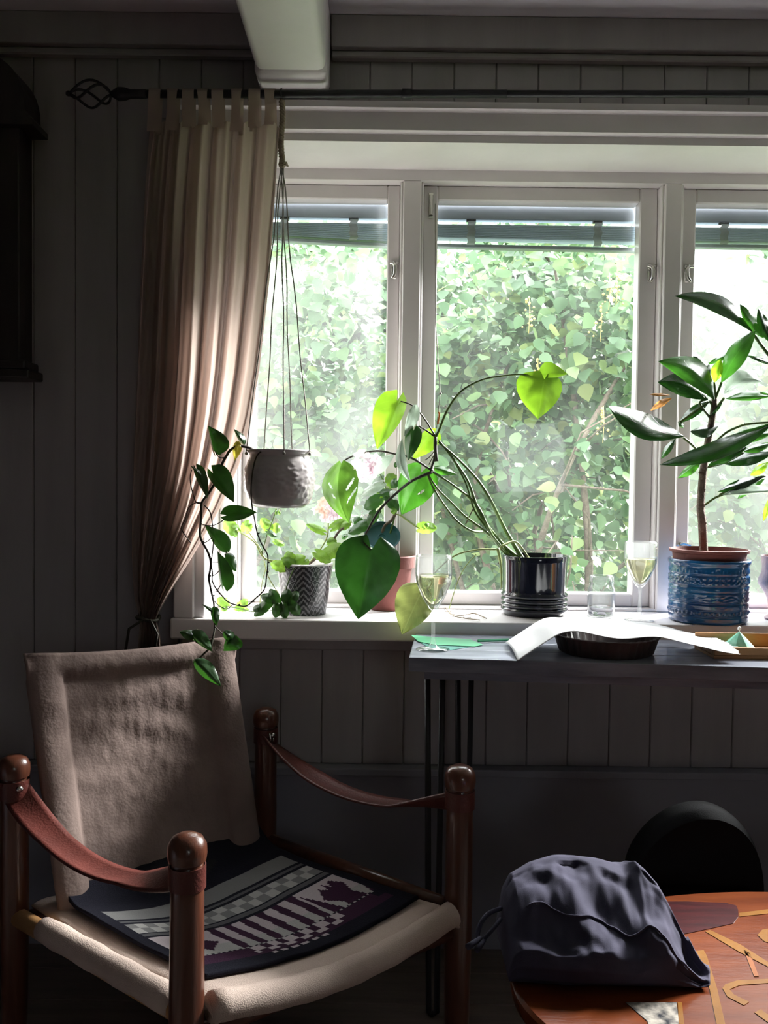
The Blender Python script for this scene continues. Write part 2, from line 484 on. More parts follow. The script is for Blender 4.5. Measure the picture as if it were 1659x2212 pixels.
L_SEED = paint('old_blossom', (0.50, 0.42, 0.17), (0.40, 0.33, 0.12), rough=0.9, scale=40, bump=0.3)
def pane_mat(lo, hi):
    mt, nt, p, out = new_mat('window_glass')
    t = nd(nt, 'ShaderNodeBsdfTransparent'); t.inputs[0].default_value = (0.97, 0.99, 0.98, 1)
    g = nd(nt, 'ShaderNodeBsdfGlossy'); g.inputs['Roughness'].default_value = 0.02
    lw = nd(nt, 'ShaderNodeLayerWeight'); lw.inputs[0].default_value = 0.5
    pw = nd(nt, 'ShaderNodeMath', operation='POWER'); pw.inputs[1].default_value = 5.0
    nt.links.new(lw.outputs['Facing'], pw.inputs[0])
    fz = nd(nt, 'ShaderNodeMath', operation='MULTIPLY_ADD'); fz.inputs[1].default_value = 0.94; fz.inputs[2].default_value = 0.03
    nt.links.new(pw.outputs[0], fz.inputs[0])
    m1 = nd(nt, 'ShaderNodeMixShader')
    nt.links.new(fz.outputs[0], m1.inputs[0]); nt.links.new(t.outputs[0], m1.inputs[1]); nt.links.new(g.outputs[0], m1.inputs[2])
    tl = nd(nt, 'ShaderNodeBsdfTranslucent'); tl.inputs[0].default_value = (0.95, 0.97, 0.96, 1)
    tc = nd(nt, 'ShaderNodeTexCoord')
    mp = nd(nt, 'ShaderNodeMapping'); mp.inputs['Scale'].default_value = (2.2, 2.2, 1.1)
    nt.links.new(tc.outputs['Object'], mp.inputs[0])
    nz = nd(nt, 'ShaderNodeTexNoise'); nz.inputs['Scale'].default_value = 2.5; nz.inputs['Detail'].default_value = 5
    nt.links.new(mp.outputs[0], nz.inputs['Vector'])
    mr = nd(nt, 'ShaderNodeMapRange')
    mr.inputs[1].default_value = 0.35; mr.inputs[2].default_value = 0.75; mr.inputs[3].default_value = lo; mr.inputs[4].default_value = hi
    nt.links.new(nz.outputs[0], mr.inputs[0])
    m2 = nd(nt, 'ShaderNodeMixShader')
    nt.links.new(mr.outputs[0], m2.inputs[0]); nt.links.new(m1.outputs[0], m2.inputs[1]); nt.links.new(tl.outputs[0], m2.inputs[2])
    nt.links.new(m2.outputs[0], out.inputs[0])
    return mt
PANE = pane_mat(0.015, 0.07)
PANE2 = pane_mat(0.004, 0.02)
PANE3 = pane_mat(0.03, 0.07)

# ================================================================== THE ROOM
WY = 2.03                     # face of the panelled window wall
CZ = 2.09                     # ceiling
XL, XR, YB = -1.6, 3.2, -2.2  # other walls
ZS = 0.757                    # top of the window sill
OX0, OX1 = -0.401, 2.647       # window opening
SOF = 1.818                   # soffit of the opening

def struct(o, label=None):
    return tag(o, label, None, None, 'structure')

b = B()
b.box(XL - .2, OX0, WY + .016, 2.27, -.05, CZ + .2)
b.box(OX1, XR + .2, WY + .016, 2.27, -.05, CZ + .2)
b.box(OX0, OX1, WY + .016, 2.27, -.05, .711)
b.box(OX0, OX1, WY + .016, 2.27, SOF, CZ + .2)
wall_front = struct(b.done('wall_front', WHITE), 'panelled window wall painted grey beige')
b = B(); b.box(XL - .2, XL, YB - .2, WY + .016, -.05, CZ + .2); struct(b.done('wall_left', ROOMP))
b = B(); b.box(XR, XR + .2, YB - .2, WY + .016, -.05, CZ + .2); struct(b.done('wall_right', ROOMP))
b = B()
BW = (.8, 1.42, .95, 1.57)     # unseen window added behind the camera to let in dim fill light
b.box(XL, BW[0], YB - .2, YB, -.05, CZ + .2); b.box(BW[1], XR, YB - .2, YB, -.05, CZ + .2); b.box(BW[0], BW[1], YB - .2, YB, -.05, BW[2]); b.box(BW[0], BW[1], YB - .2, YB, BW[3], CZ + .2)
struct(b.done('wall_back', ROOMP))
w5 = thing('window_6', ((BW[0] + BW[1]) / 2, YB - .1, BW[2]), 'small window added behind the camera for fill light', None, None, 'structure')
for a, c, d, e in ((BW[0], BW[0] + .05, BW[2], BW[3]), (BW[1] - .05, BW[1], BW[2], BW[3]), (BW[0] + .05, BW[1] - .05, BW[2], BW[2] + .05), (BW[0] + .05, BW[1] - .05, BW[3] - .05, BW[3])):
    b = B(); b.box(a, c, YB - .14, YB - .08, d, e, bev=.003, seg=1); b.done('sash_bar', WHITE, w5)
b = B(); b.box(BW[0] + .05, BW[1] - .05, YB - .112, YB - .108, BW[2] + .05, BW[3] - .05); pane5 = b.done('pane', None, w5)
b = B(); b.box(XL, XR, YB, WY + .016, CZ, CZ + .2); struct(b.done('ceiling', CEILP), 'low white painted ceiling')
b = B(); b.box(XL, XR, YB, WY + .016, -.08, -.012); floor = struct(b.done('floor', FLOORW), 'dark wooden plank floor')
for i in range(10):
    b = B(); b.box(XL + .002, XR - .002, .85 + i * .118, .85 + i * .118 + .1165, -.012, 0, bev=.0015, seg=1)
    b.done('floor_plank', FLOORW, floor)
b = B(); b.box(XL, XR, YB, .849, -.012, 0); b.done('floor_boards', FLOORW, floor)

# wall planks, each a board of its own
PW = 0.0942
k0 = int(math.floor((XL - .051) / PW)) + 1
def plank(x0, x1, z0, z1):
    b = B(); b.box(x0 + .0006, x1 - .0006, WY, WY + .0155, z0, z1, bev=.0022, seg=1)
    return b.done('plank', WALLP, wall_front)
for k in range(k0, 40):
    x0 = .051 + k * PW; x1 = x0 + PW
    if x1 > XR: break
    if x1 < -.46:
        plank(x0, x1, .42, 2.02)
    elif x0 < OX1 + .06:
        plank(x0, x1, .42, .69)
        plank(x0, x1, 1.875, 2.02)
        if x0 < -.46: plank(x0, -.466, .69, 1.875)
    else:
        plank(x0, x1, .42, 2.02)
# crown board under the ceiling, left and right of the beam
for i, (a, c) in enumerate(((XL, -.282), (-.129, XR))):
    b = B(); b.box(a, c, 1.992, WY, 2.02, CZ, bev=.003); b.box(a, c, 2.008, WY, 2.004, 2.02, bev=.003, seg=1)
    struct(b.done('trim_%d' % (i + 1), WALLP), 'painted crown board under the ceiling')
# lower ledge and skirting board
b = B(); b.box(XL, XR, 1.995, WY + .016, .402, .42, bev=.003); struct(b.done('trim_3', SKIRT), 'narrow ledge above the skirting board')
b = B(); b.box(XL, XR, 2.012, WY + .016, 0, .402); struct(b.done('baseboard_front', SKIRT), 'tall skirting board below the planks')
# stepped casing round the window opening
def extr(prof, x0, x1):
    b = B()
    n = len(prof)
    A = [b.bm.verts.new((x0, y, z)) for y, z in prof]
    C_ = [b.bm.verts.new((x1, y, z)) for y, z in prof]
    for i in range(n): b.bm.faces.new((A[i], C_[i], C_[(i + 1) % n], A[(i + 1) % n]))
    b.bm.faces.new(A); b.bm.faces.new(list(reversed(C_)))
    return b
prof = [(WY + .016, 1.893), (1.966, 1.893), (1.966, 1.879), (1.984, 1.876), (1.984, 1.838), (1.9995, 1.834), (1.9995, SOF), (WY + .016, SOF)]
b = extr(prof, -.47, OX1 + .068); struct(b.done('trim_4', WHITE), 'stepped white casing above the window')
for i, (a, c, s) in enumerate(((-.468, OX0, 1), (OX1, OX1 + .067, -1))):
    b = B()
    b.box(a, c, 2.0, WY + .016, .757, SOF, bev=.002, seg=1)
    if s > 0: b.box(a, a + .045, 1.986, 2.0, .757, SOF, bev=.003, seg=1)
    else: b.box(c - .045, c, 1.986, 2.0, .757, SOF, bev=.003, seg=1)
    struct(b.done('trim_%d' % (5 + i), WHITE), 'upright white casing beside the window')
# sill and apron
b = B(); b.box(-.475, OX1 + .075, 1.985, 2.27, .711, ZS, bev=.004)
struct(b.done('trim_7', WHITE), 'deep white painted window sill')
b = B(); b.box(-.455, OX1 + .055, 2.016, WY + .016, .684, .711, bev=.003, seg=1); struct(b.done('trim_8', WALLP), 'apron board under the sill')

# ceiling beam
b = B(); b.box(-.279, -.132, YB, 1.895, 1.919, CZ, bev=.016, seg=3)
beam = struct(b.done('trim_9', WHITE), 'white painted ceiling beam running toward the window'); autosmooth(beam)
b = B(); b.box(-.283, -.130, 1.893, 2.0, 1.914, CZ, bev=.016, seg=3); autosmooth(b.done('beam_end', WHITE, beam))

# ------------------------------------------------------------------ windows
FRY, SAY, GLY = 2.175, 2.213, 2.243
frame = thing('window_frame', (0, FRY, ZS), 'white fixed frame with upright posts between the sashes', None, None, 'structure')
posts = [(OX0, -.359), (.037, .081), (.668, .710), (1.297, 1.341), (1.928, 1.972), (2.559 + .044, OX1)]
for a, c in posts:
    b = B(); b.box(a, c, FRY, 2.262, ZS, 1.793, bev=.0025, seg=1)
    if a > OX0: b.box(a - .006, a, FRY + .010, 2.262, ZS, 1.793, bev=.002, seg=1)
    if c < OX1: b.box(c, c + .006, FRY + .010, 2.262, ZS, 1.793, bev=.002, seg=1)
    b.done('post', WHITE, frame)
b = B(); b.box(OX0, OX1, FRY, 2.262, 1.793, SOF); b.done('head_rail', WHITE, frame)
b = B(); b.box(OX0, OX1, FRY + .006, 2.262, ZS, ZS + .007, bev=.002, seg=1); b.done('bottom_rail', WHITE, frame)
opens = [(-.353, .031, -.322, .0), (.087, .662, .123, .618), (.716, 1.291, .756, 1.25), (1.347, 1.922, 1.387, 1.88), (1.978, 2.597, 2.018, 2.555)]
def latch(p, parent, flip=1):
    x, y, z = p
    b = B(); b.box(x - .006, x + .006, y - .003, y, z - .022, z + .022, bev=.0012, seg=1); pl = b.done('latch_plate', STEEL, parent)
    b = B()
    b.tube([(x, y - .002, z + .012), (x, y - .018, z + .012)], .0045, 8)
    b.tube([(x, y - .016, z + .016), (x + .004 * flip, y - .019, z + .004), (x + .002 * flip, y - .022, z - .016), (x - .004 * flip, y - .024, z - .026)], [.004, .005, .004, .003], 8)
    b.tube([(x - .010, y - .016, z + .013), (x + .012, y - .016, z + .013)], .0035, 8)
    return b.done('latch_handle', STEEL, pl, True)
for i, (a, c, g0, g1) in enumerate(opens):
    w = thing('window_%d' % (i + 1), ((a + c) / 2, SAY, ZS), ['narrow sash behind the curtain edge', 'wide middle sash above the dark plant pot', 'wide sash behind the blue pot', 'wide sash right of the picture', 'wide sash at the far right end'][i], None, None, 'structure')
    z0, z1 = ZS + .007, 1.793
    for s0, s1 in ((a, g0), (g1, c)):
        b = B(); b.box(s0, s1, SAY, 2.258, z0, z1, bev=.003, seg=1)
        b.done('sash_stile', WHITE, w)
    for s0, s1 in ((z0, .796), (1.758, z1)):
        b = B(); b.box(g0, g1, SAY, 2.258, s0, s1, bev=.003, seg=1)
        b.done('sash_rail', WHITE, w)
    b = B(); b.box(g0 - .004, g1 + .004, GLY, GLY + .004, .792, 1.762); b.done('pane', [PANE, PANE2, PANE3, PANE, PANE][i], w)
    if i < 3:
        x = {0: .017, 1: .645, 2: .735}[i]
        latch((x, SAY, at(850, 583, SAY).z), w, -1 if i == 2 else 1)
    if i == 1:
        b = B(); b.box(.100, .112, SAY - .004, SAY, 1.715, 1.775, bev=.001, seg=1); b.tube([(.106, SAY - .007, 1.72), (.106, SAY - .007, 1.768)], .0045, 8)
        b.done('hinge', STEEL, w)
    if i == 2:
        q = at(1478, 1178, SAY)
        b = B(); b.tube([(.725, SAY - .008, q.z), (.740, SAY - .014, q.z + .006), (.757, SAY - .016, q.z + .001)], .004, 6); b.tube([(.732, SAY, q.z), (.732, SAY - .014, q.z + .004)], .005, 6)
        b.done('stay_hook', STEEL, w)

# blinds hung just outside the inner panes
def blind(g0, g1, label, skew=0.0, low=1.684, gap=.012):
    t = thing('window_blind', ((g0 + g1) / 2, 2.278, 1.70), label, 'blind', 'raised blinds at the window tops')
    g0 -= .012; g1 += .012
    b = B(); b.box(g0, g1, 2.266, 2.292, 1.728, 1.775, bev=.002, seg=1); b.done('head_rail', BLINDS, t)
    n = 9
    top = 1.716
    for k in range(n):
        z = top - k * .0042
        zl, zr = z + skew * (k / n) * .35, z - skew * (k / n)
        b = B()
        def fn(u, v, zl=zl, zr=zr):
            return V((lerp(g0, g1, u), lerp(2.262, 2.296, v), lerp(zl, zr, u) + .004 * math.sin(math.pi * v) - .002))
        b.grid(fn, 2, 4)
        me = b.done('slat', BLINDS, t, True)
    zb = top - n * .0042 - gap
    b = B(); b.box(g0, g1, 2.268, 2.290, zb - .010, zb, bev=.002, seg=1, rot=Matrix.Rotation(math.atan2(skew * 1.2, g1 - g0), 3, 'Y'))
    b.done('bottom_rail', BLINDS, t)
    w = g1 - g0
    for fx in ((.19, .80) if w > .42 else (.22, .72)):
        x = g0 + fx * w
        b = B()
        def fn(u, v, x=x):
            return V((x + (u - .5) * .020 + .002 * math.sin(v * 17), 2.2595 - .0035 * abs(math.sin(v * 12)), lerp(1.724, zb - .004, v)))
        b.grid(fn, 3, 14); tp_ = b.done('ladder_tape', TAPE, t, True)
        b = B(); b.box(x - .012, x + .012, 2.258, 2.268, 1.721, 1.727, bev=.001, seg=1); b.done('tape_clip', IRON, tp_)
    return t
blind(-.322, .0, 'grey slatted blind hanging skewed behind the curtain and hanging pot cords', skew=.012, gap=.004)
blind(.123, .618, 'wide grey slatted blind in the middle window with white tapes', skew=.004, gap=.012)
blind(.756, 1.25, 'grey slatted blind in the window above the tall leafy plant', skew=0, gap=.003)

# ------------------------------------------------------------------ outside
b = B(); b.box(-30, 30, -40, 60, -.5, -.35); struct(b.done('ground', GROUND), 'garden lawn outside the window')

LEAF_V = [(0, 0, 0), (-.34, .10, .06), (-.50, .38, .05), (-.36, .68, .03), (0, 1.08, -.10), (.36, .68, .03), (.50, .38, .05), (.34, .10, .06), (0, .45, -.03)]
LEAF_F = [(0, 8, 1), (1, 8, 2), (2, 8, 3), (3, 8, 4), (4, 8, 5), (5, 8, 6), (6, 8, 7), (7, 8, 0)]
lm = bpy.data.meshes.new('bush_leaf')
lm.from_pydata([(x, y, z) for x, y, z in LEAF_V], [], LEAF_F)
lm.materials.append(L_BUSH)
at_ = lm.attributes.new('tint', 'FLOAT', 'POINT')
for p in lm.polygons: p.use_smooth = True
LV = np.array(LEAF_V)
def leaf_frames(rng, pts, face):
    """orientation: tip down and outward, upper side to the sky"""
    n = len(pts)
    tip = np.stack([rng.normal(0, .55, n), -0.45 * face + rng.normal(0, .6, n), -0.45 + rng.normal(0, .50, n)], 1)
    tip /= np.linalg.norm(tip, axis=1)[:, None]
    up = np.stack([rng.normal(0, .45, n), -.35 * face + rng.normal(0, .45, n), np.ones(n) * .9 + rng.normal(0, .25, n)], 1)
    sx = np.cross(tip, up); sx /= np.linalg.norm(sx, axis=1)[:, None] + 1e-9
    nz_ = np.cross(sx, tip)
    return sx, tip, nz_
def bush(name, label, base, spread, zr, n, nparts, seed, size=(.045, .085), stems=9, dark=None, group=None, blossoms=0, nl=20):
    """base: stem foot; spread: (half width, depth front, depth back); zr: (low, high)"""
    rng = np.random.default_rng(seed)
    t = thing(name, base, label, 'bush', group)
    # crown: several overlapping lumps
    lumps = []
    for k in range(nl):
        lumps.append((base[0] + rng.uniform(-1, 1) * spread[0] * .8, base[1] + rng.uniform(-spread[1] * .55, spread[2] * .6), rng.uniform(zr[0] + .2, zr[1] - .1), rng.uniform(.30, .55)))
    P = []
    while len(P) < n:
        l = lumps[rng.integers(len(lumps))]
        d = rng.normal(0, 1, 3); d /= np.linalg.norm(d)
        r = l[3] * rng.uniform(.45, 1.05)
        q = np.array([l[0], l[1], l[2]]) + d * r * np.array([1.25, 1, 1])
        if q[2] < -.33 or q[1] < 2.62: continue
        if dark is not None and abs(q[0] - dark[0]) < dark[2] * rng.uniform(.3, 1.1) and abs(q[2] - dark[1]) < dark[3] * rng.uniform(.3, 1.1) and rng.random() < .85: continue
        P.append(q)
    P = np.array(P)
    sx, tip, nz_ = leaf_frames(rng, P, 1.0)
    sz = rng.uniform(size[0], size[1], n)
    order = np.argsort(np.linalg.norm(P - np.array(CAM)[None], axis=1))
    # nearest leaves in the window's view become separate parts
    sel = []
    for i in order:
        if len(sel) >= nparts: break
        q = V(P[i]) - CAM
        k = q.dot(FWD)
        px_, py_ = CX + F * q.dot(RGT) / k, CY - F * q.dot(UPV) / k
        if 540 < px_ < 1659 and 500 < py_ < 1300: sel.append(i)
    selset = set(int(i) for i in sel)
    o3 = np.array(base)
    for i in sel:
        o = bpy.data.objects.new('leaf', lm)
        M = Matrix(((sx[i][0], tip[i][0], nz_[i][0]), (sx[i][1], tip[i][1], nz_[i][1]), (sx[i][2], tip[i][2], nz_[i][2])))
        M = M.to_4x4() @ Matrix.Scale(float(sz[i]), 4)
        M.translation = V(P[i] - o3)
        o.matrix_local = M
        COL.objects.link(o); o.parent = t
    rest = np.array([i for i in range(n) if i not in selset])
    vv = (P[rest] - o3)[:, None, :] + sz[rest][:, None, None] * (LV[None, :, 0:1] * sx[rest][:, None, :] + LV[None, :, 1:2] * tip[rest][:, None, :] + LV[None, :, 2:3] * nz_[rest][:, None, :])
    vv = vv.reshape(-1, 3)
    lf = np.array(LEAF_F)
    ff = (lf[None] + (np.arange(len(rest)) * len(LEAF_V))[:, None, None]).reshape(-1, 3)
    me = bpy.data.meshes.new('foliage')
    me.from_pydata(vv.tolist(), [], ff.tolist())
    me.materials.append(L_BUSH)
    a = me.attributes.new('tint', 'FLOAT', 'POINT')
    a.data.foreach_set('value', np.repeat(rng.random(len(rest)), len(LEAF_V)).astype(np.float32))
    me.polygons.foreach_set('use_smooth', np.ones(len(me.polygons), bool))
    o = bpy.data.objects.new('foliage', me); COL.objects.link(o); o.parent = t; o['kind'] = 'stuff'
    # stems
    for k in range(stems):
        l = lumps[k % len(lumps)]
        p0 = V((base[0] + rng.uniform(-.25, .25), base[1] + rng.uniform(-.2, .25), -.36))
        p3 = V((l[0], l[1], l[2]))
        pts = [p0, lerp(p0, p3, .3) + V((rng.normal(0, .08), rng.normal(0, .08), .1)), lerp(p0, p3, .65) + V((rng.normal(0, .1), rng.normal(0, .1), .05)), p3]
        sp_ = [V(q) for q in spline(pts, 5)]
        b = B(); b.tube(sp_, [lerp(.026, .007, i / (len(sp_) - 1)) * rng.uniform(.8, 1.2) for i in range(len(sp_))], 6)
        for q in range(5):
            s = sp_[rng.integers(5, len(sp_))]
            e = s + V((rng.normal(0, .22), rng.normal(-.1, .18), rng.normal(.08, .2)))
            b.tube([s, lerp(s, e, .5) + V((rng.normal(0, .04), rng.normal(0, .04), .03)), e], [.007, .005, .0025], 5)
        b.done('branch', BUSHBARK, t, True)
    for k in range(blossoms):
        i = sel[int(rng.integers(len(sel)))] if sel else 0
        c = V(P[i]) + V((rng.normal(0, .05), -.03, .05))
        b = B()
        for q in range(16):
            h = q / 16
            d = V((rng.normal(0, .018 * (1.2 - h)), rng.normal(0, .018 * (1.2 - h)), h * .13))
            r = rng.uniform(.004, .008)
            b.lathe([(0, -r), (r * .8, -r * .5), (r, 0), (r * .7, r * .6), (0, r)], c + d, 5)
        b.tube([c - V((0, 0, .03)), c + V((.004, 0, .06)), c + V((0, 0, .13))], .0018, 5)
        b.done('faded_blossom', L_SEED, t, True)
    return t
bush('lilac_bush', 'pale green leafy bush seen through the narrow sash beside the curtain', (-.95, 4.7, -.35), (.80, .7, .8), (.1, 2.45), 6500, 90, 3, size=(.04, .085), group='garden bushes')
bush('lilac_bush', 'dense bush with bare dark stems seen through the wide middle sash', (.75, 4.5, -.35), (.72, .7, .9), (.1, 2.45), 7000, 130, 5, size=(.04, .085), stems=13, dark=(.95, .78, .55, .48), group='garden bushes', blossoms=10)
bush('lilac_bush', 'hazy green bush seen behind the tall leafy plant in the right sash', (2.45, 4.6, -.35), (.80, .7, .8), (.1, 2.45), 6500, 70, 8, size=(.04, .085), group='garden bushes')
bush('hedge', 'tall leafy hedge rising at the back of the garden behind the other bushes', (.6, 7.3, -.35), (3.8, .8, 1.2), (.0, 3.0), 26000, 0, 13, size=(.055, .11), stems=16, nl=90, group='garden bushes')

pane5.data.materials.append(PANE)

# ================================================================== CURTAIN AND ROD
ra, rb = at(300, 203, 1.93), at(1659, 203, 1.93)
rdir = (rb - ra).normalized()
def rod_at(x): return ra + rdir * ((x - ra.x) / rdir.x)
rod = thing('curtain_rod', (rod_at(.6).x, 1.93, rod_at(.6).z), 'thin black iron curtain rod with a twisted cage finial', 'curtain rod')
b = B(); b.tube([rod_at(-.555), rod_at(.25)], .0085, 10); b.done('rod', IRON, rod, True)
b = B(); b.tube([rod_at(.23), rod_at(2.1)], .0075, 10); b.done('inner_rod', IRON, rod, True)
b = B(); b.tube([rod_at(.028), rod_at(.048)], .0105, 10); b.done('coupling', IRON, rod, True)
for xb in (-.30, 1.2, 2.0):
    p = rod_at(xb)
    b = B(); b.tube([p, p + V((0, .03, .0)), V((p.x, WY, p.z + .0))], .005, 8); b.tube([V((p.x, WY - .006, p.z)), V((p.x, WY, p.z))], .016, 12)
    b.done('bracket', IRON, rod, True)
b = B()
p = [at(x, 203, 1.93) for x in (316, 298, 282, 270, 256, 244, 238)]
b.tube(p, [.0095, .0095, .0095, .0135, .0145, .0075, .0055], 12); b.done('finial_collar', IRON, rod, True)
for k in range(4):
    b = B(); pts = []
    for i in range(17):
        s = i / 16
        c = lerp(at(240, 204, 1.93), at(150, 202, 1.93), s)
        rr = .0285 * math.sin(math.pi * s ** .75) ** .8 if 0 < s < 1 else .002
        a = k * math.pi / 2 + .6 + s * 2.4
        pts.append(c + V((0, math.cos(a) * rr, math.sin(a) * rr)))
    b.tube(pts, .0028, 6); b.done('finial_wire', IRON, rod, True)
b = B(); c = at(148, 202, 1.93); b.tube([c + V((.006, 0, 0)), c, c - V((.005, 0, 0))], [.004, .0065, .004], 8); b.done('finial_tip', IRON, rod, True)

CUR = [(262, 322, 606), (300, 318, 604), (400, 311, 598), (600, 302, 586), (800, 296, 563), (900, 292, 546), (1000, 288, 520), (1100, 284, 476), (1200, 284, 418), (1290, 289, 362), (1335, 303, 337), (1370, 300, 346), (1450, 292, 354), (1560, 288, 360)]
cur = thing('curtain', (at(320, 1000, 1.95).x, 1.95, .5), 'cream linen tab-top curtain gathered and tied to the left of the window', 'curtain')
NF = 6.5
def curtain_pt(u, v):
    y = lerp(262, 1560, v)
    xl = interp([(a, c) for a, c, d in CUR], y); xr = interp([(a, d) for a, c, d in CUR], y)
    tie = math.exp(-((y - 1335) / 45.0) ** 2)
    amp = lerp(.020, .031, min(1, max(0, (y - 262) / 300))) * (1 - .45 * tie)
    ph = 2 * math.pi * NF * (u + .02 * math.sin(3.1 * v + 5 * u)) + .5 * math.sin(2.3 * v)
    fold = math.sin(ph) + .28 * math.sin(2.7 * ph + 1.3 + 2 * v)
    Y = lerp(1.934, 1.953, min(1, v * 3)) - .75 * amp * fold
    uu = u + .012 * math.cos(ph)
    dip = (14 * math.sin(ph * .5 + .5) ** 2) * max(0, 1 - v * 14)
    return at(lerp(xl, xr, uu), y + dip, Y)
b = B(); b.grid(curtain_pt, 150, 70); b.done('cloth', LINEN, cur, True)
for k in range(8):
    u0 = (k + .35) / 8.0
    b = B()
    w = .0125
    top = curtain_pt(u0, 0)
    rp_ = rod_at(top.x)
    def tabpt(u, v, top=top, rp_=rp_, k=k):
        x = lerp(top.x, rp_.x, .7) + (u - .5) * 2 * w * (1 - .25 * math.sin(math.pi * min(1, v * 2.2)) * (k % 2))
        if v < .35: q = v / .35; y, z = lerp(top.y - .012, rp_.y - .0105, q), lerp(top.z - .012, rp_.z, q)
        elif v < .65:
            a = math.pi * (v - .35) / .3; y, z = rp_.y - .0105 * math.cos(a), rp_.z + .0105 * math.sin(a)
        else: q = (v - .65) / .35; y, z = lerp(rp_.y + .0105, top.y + .010, q), lerp(rp_.z, top.z - .012, q)
        return V((x, y, z))
    b.grid(tabpt, 4, 20); b.done('tab', LINEN, cur, True)
b = B()
cc = at(320, 1335, 1.953)
b.tube([cc + V((.024 * math.cos(a), .022 * math.sin(a), .004 * math.sin(a * 2))) for a in np.linspace(0, 2 * math.pi, 25)], .0042, 6, cap=False)
b.tube([cc + V((.01, -.022, 0)), cc + V((.028, -.03, -.03)), cc + V((.020, -.028, -.075))], .003, 6)
b.tube([cc + V((-.005, -.022, 0)), cc + V((-.034, -.028, -.02)), cc + V((-.044, -.02, -.07))], .003, 6)
b.tube([cc + V((-.02, 0, 0)), V((cc.x - .03, WY, cc.z + .05))], .003, 6)
b.done('tie_cord', VINE, cur, True)

# ================================================================== LEAVES AND STEMS
PROF = {
 'heart': ([(0, .30), (.035, .60), (.09, .82), (.17, .96), (.28, 1), (.44, .93), (.62, .72), (.78, .44), (.9, .2), (.97, .07), (1, 0)], .20),
 'ell': ([(0, .04), (.08, .28), (.2, .62), (.38, .94), (.52, 1), (.7, .82), (.85, .5), (.95, .2), (1, 0)], 0.0),
 'ovate': ([(0, .15), (.06, .5), (.16, .82), (.32, 1), (.5, .92), (.7, .62), (.86, .3), (.95, .1), (1, 0)], .05),
 'round': ([(0, .45), (.1, .80), (.3, 1), (.55, .98), (.75, .80), (.9, .48), (1, .10)], .24),
}
def leaf(parent, base, tip, wl, wr, Y, mat, prof='heart', dY=0.0, bow=0.0, away=1, fold=.010, wav=.003, holes=(), seed=None, name='leaf', droop=.012, nu=14, nv=4, lean=.45):
    tab, lobe = PROF[prof]
    bx, by = base; tx, ty = tip
    L = math.hypot(tx - bx, ty - by); dx, dy = (tx - bx) / L, (ty - by) / L
    nx, ny = dy, -dx
    W = max(wl, wr); pxs = Y / F
    dl = math.sqrt(max(W * W - wl * wl, 0)) * pxs * .75 * away
    dr = math.sqrt(max(W * W - wr * wr, 0)) * pxs * .75 * away
    sd = seed if seed is not None else (bx * 13.7 + by * 7.1) % 50
    b = B()
    def fn(u, vv):
        v = vv * 2 - 1
        w = interp(tab, u)
        if prof == 'round': w *= 1 + .07 * math.cos(u * 26 + 2 * sd)
        s = u * L - lobe * L * (1 - u) ** 2.2 * (math.sin(min(abs(v), 1) * math.pi * .62) ** 1.3)
        side = (wl if v > 0 else wr) * w * v
        off = bow * 4 * u * (1 - u) + side
        x, y = bx + dx * s + nx * off, by + dy * s + ny * off
        yy = Y + dY * u + (dl if v > 0 else dr) * abs(v) * w + fold * abs(v) * w - droop * math.sin(math.pi * u) + wav * noise.noise(V((u * 5 + sd, v * 2.5, sd))) * 2 * abs(v)
        ym = by + dy * s + ny * bow * 4 * u * (1 - u)
        yy += lean * (ym - y) * pxs
        return at(x, y, yy)
    rows = b.grid(fn, nu, 2 * nv)
    if holes:
        kill = []
        b.bm.faces.ensure_lookup_table()
        for f in b.bm.faces:
            uu = sum(l[b.uv].uv.x for l in f.loops) / 4; vv = sum(l[b.uv].uv.y for l in f.loops) / 4
            if any(((uu - h[0]) / h[2]) ** 2 + ((vv - h[1] - h[4] * (uu - h[0])) / h[3]) ** 2 < 1 for h in holes): kill.append(f)
        bmesh.ops.delete(b.bm, geom=kill, context='FACES')
    return b.done(name, mat, parent, True, normals=False)
def stem(parent, pts, r, mat, Y=None, name='stem', n=6, sub=5):
    """pts in photo pixels, optional third value = depth"""
    P = [(p[0], p[1], p[2] if len(p) > 2 else Y) for p in pts]
    S = spline(P, sub)
    W = [at(q[0], q[1], q[2]) for q in S]
    if isinstance(r, (tuple, list)):
        r = [lerp(r[0], r[1], i / (len(W) - 1)) for i in range(len(W))]
    b = B(); b.tube(W, r, n)
    return b.done(name, mat, parent, True)
def z(Zf, *pts): return [(*Zf(p[0], p[1]), *p[2:]) for p in pts]

def on_sill(px_, py_, r, zz=ZS):
    """centre of a round foot of radius r whose front edge shows at that pixel"""
    p = atz(px_, py_, zz)
    return V((p.x * (p.y + r) / p.y, p.y + r, zz + .0005))

# ------------------------------------------------------------------ hanging pot with trailing vine
PY = 1.925
pc = at(604, 1035, PY)
zt, zb = at(604, 972, PY).z, at(604, 1096, PY).z
hp = thing('hanging_planter', (pc.x, PY, zb), 'grey glazed pot hung on cords in front of the curtain with a trailing vine', 'hanging plant')
h = zt - zb
r = .0735
prof = [(0, .004), (.030, .004), (.032, 0), (.052, 0), (.063, .008), (.0705, .022), (.0755, .045), (.0765, .062), (.0745, .082), (.0690, .099), (.0645, .108), (.0640, h - .014), (.0660, h - .008), (.0705, h - .005), (.0710, h - .001), (.0690, h), (.0625, h - .001), (.0600, h - .012), (.0600, .108), (.066, .085), (.070, .06), (.064, .02), (0, .012)]
prof = [(a * r / .0755 * 1.02, c) for a, c in prof]
b = B()
def relief(rr, zz, a, i):
    if 5 <= i <= 9:
        k = {5: .4, 6: 1, 7: 1, 8: 1, 9: .4}[i]
        return rr + .0
    return rr
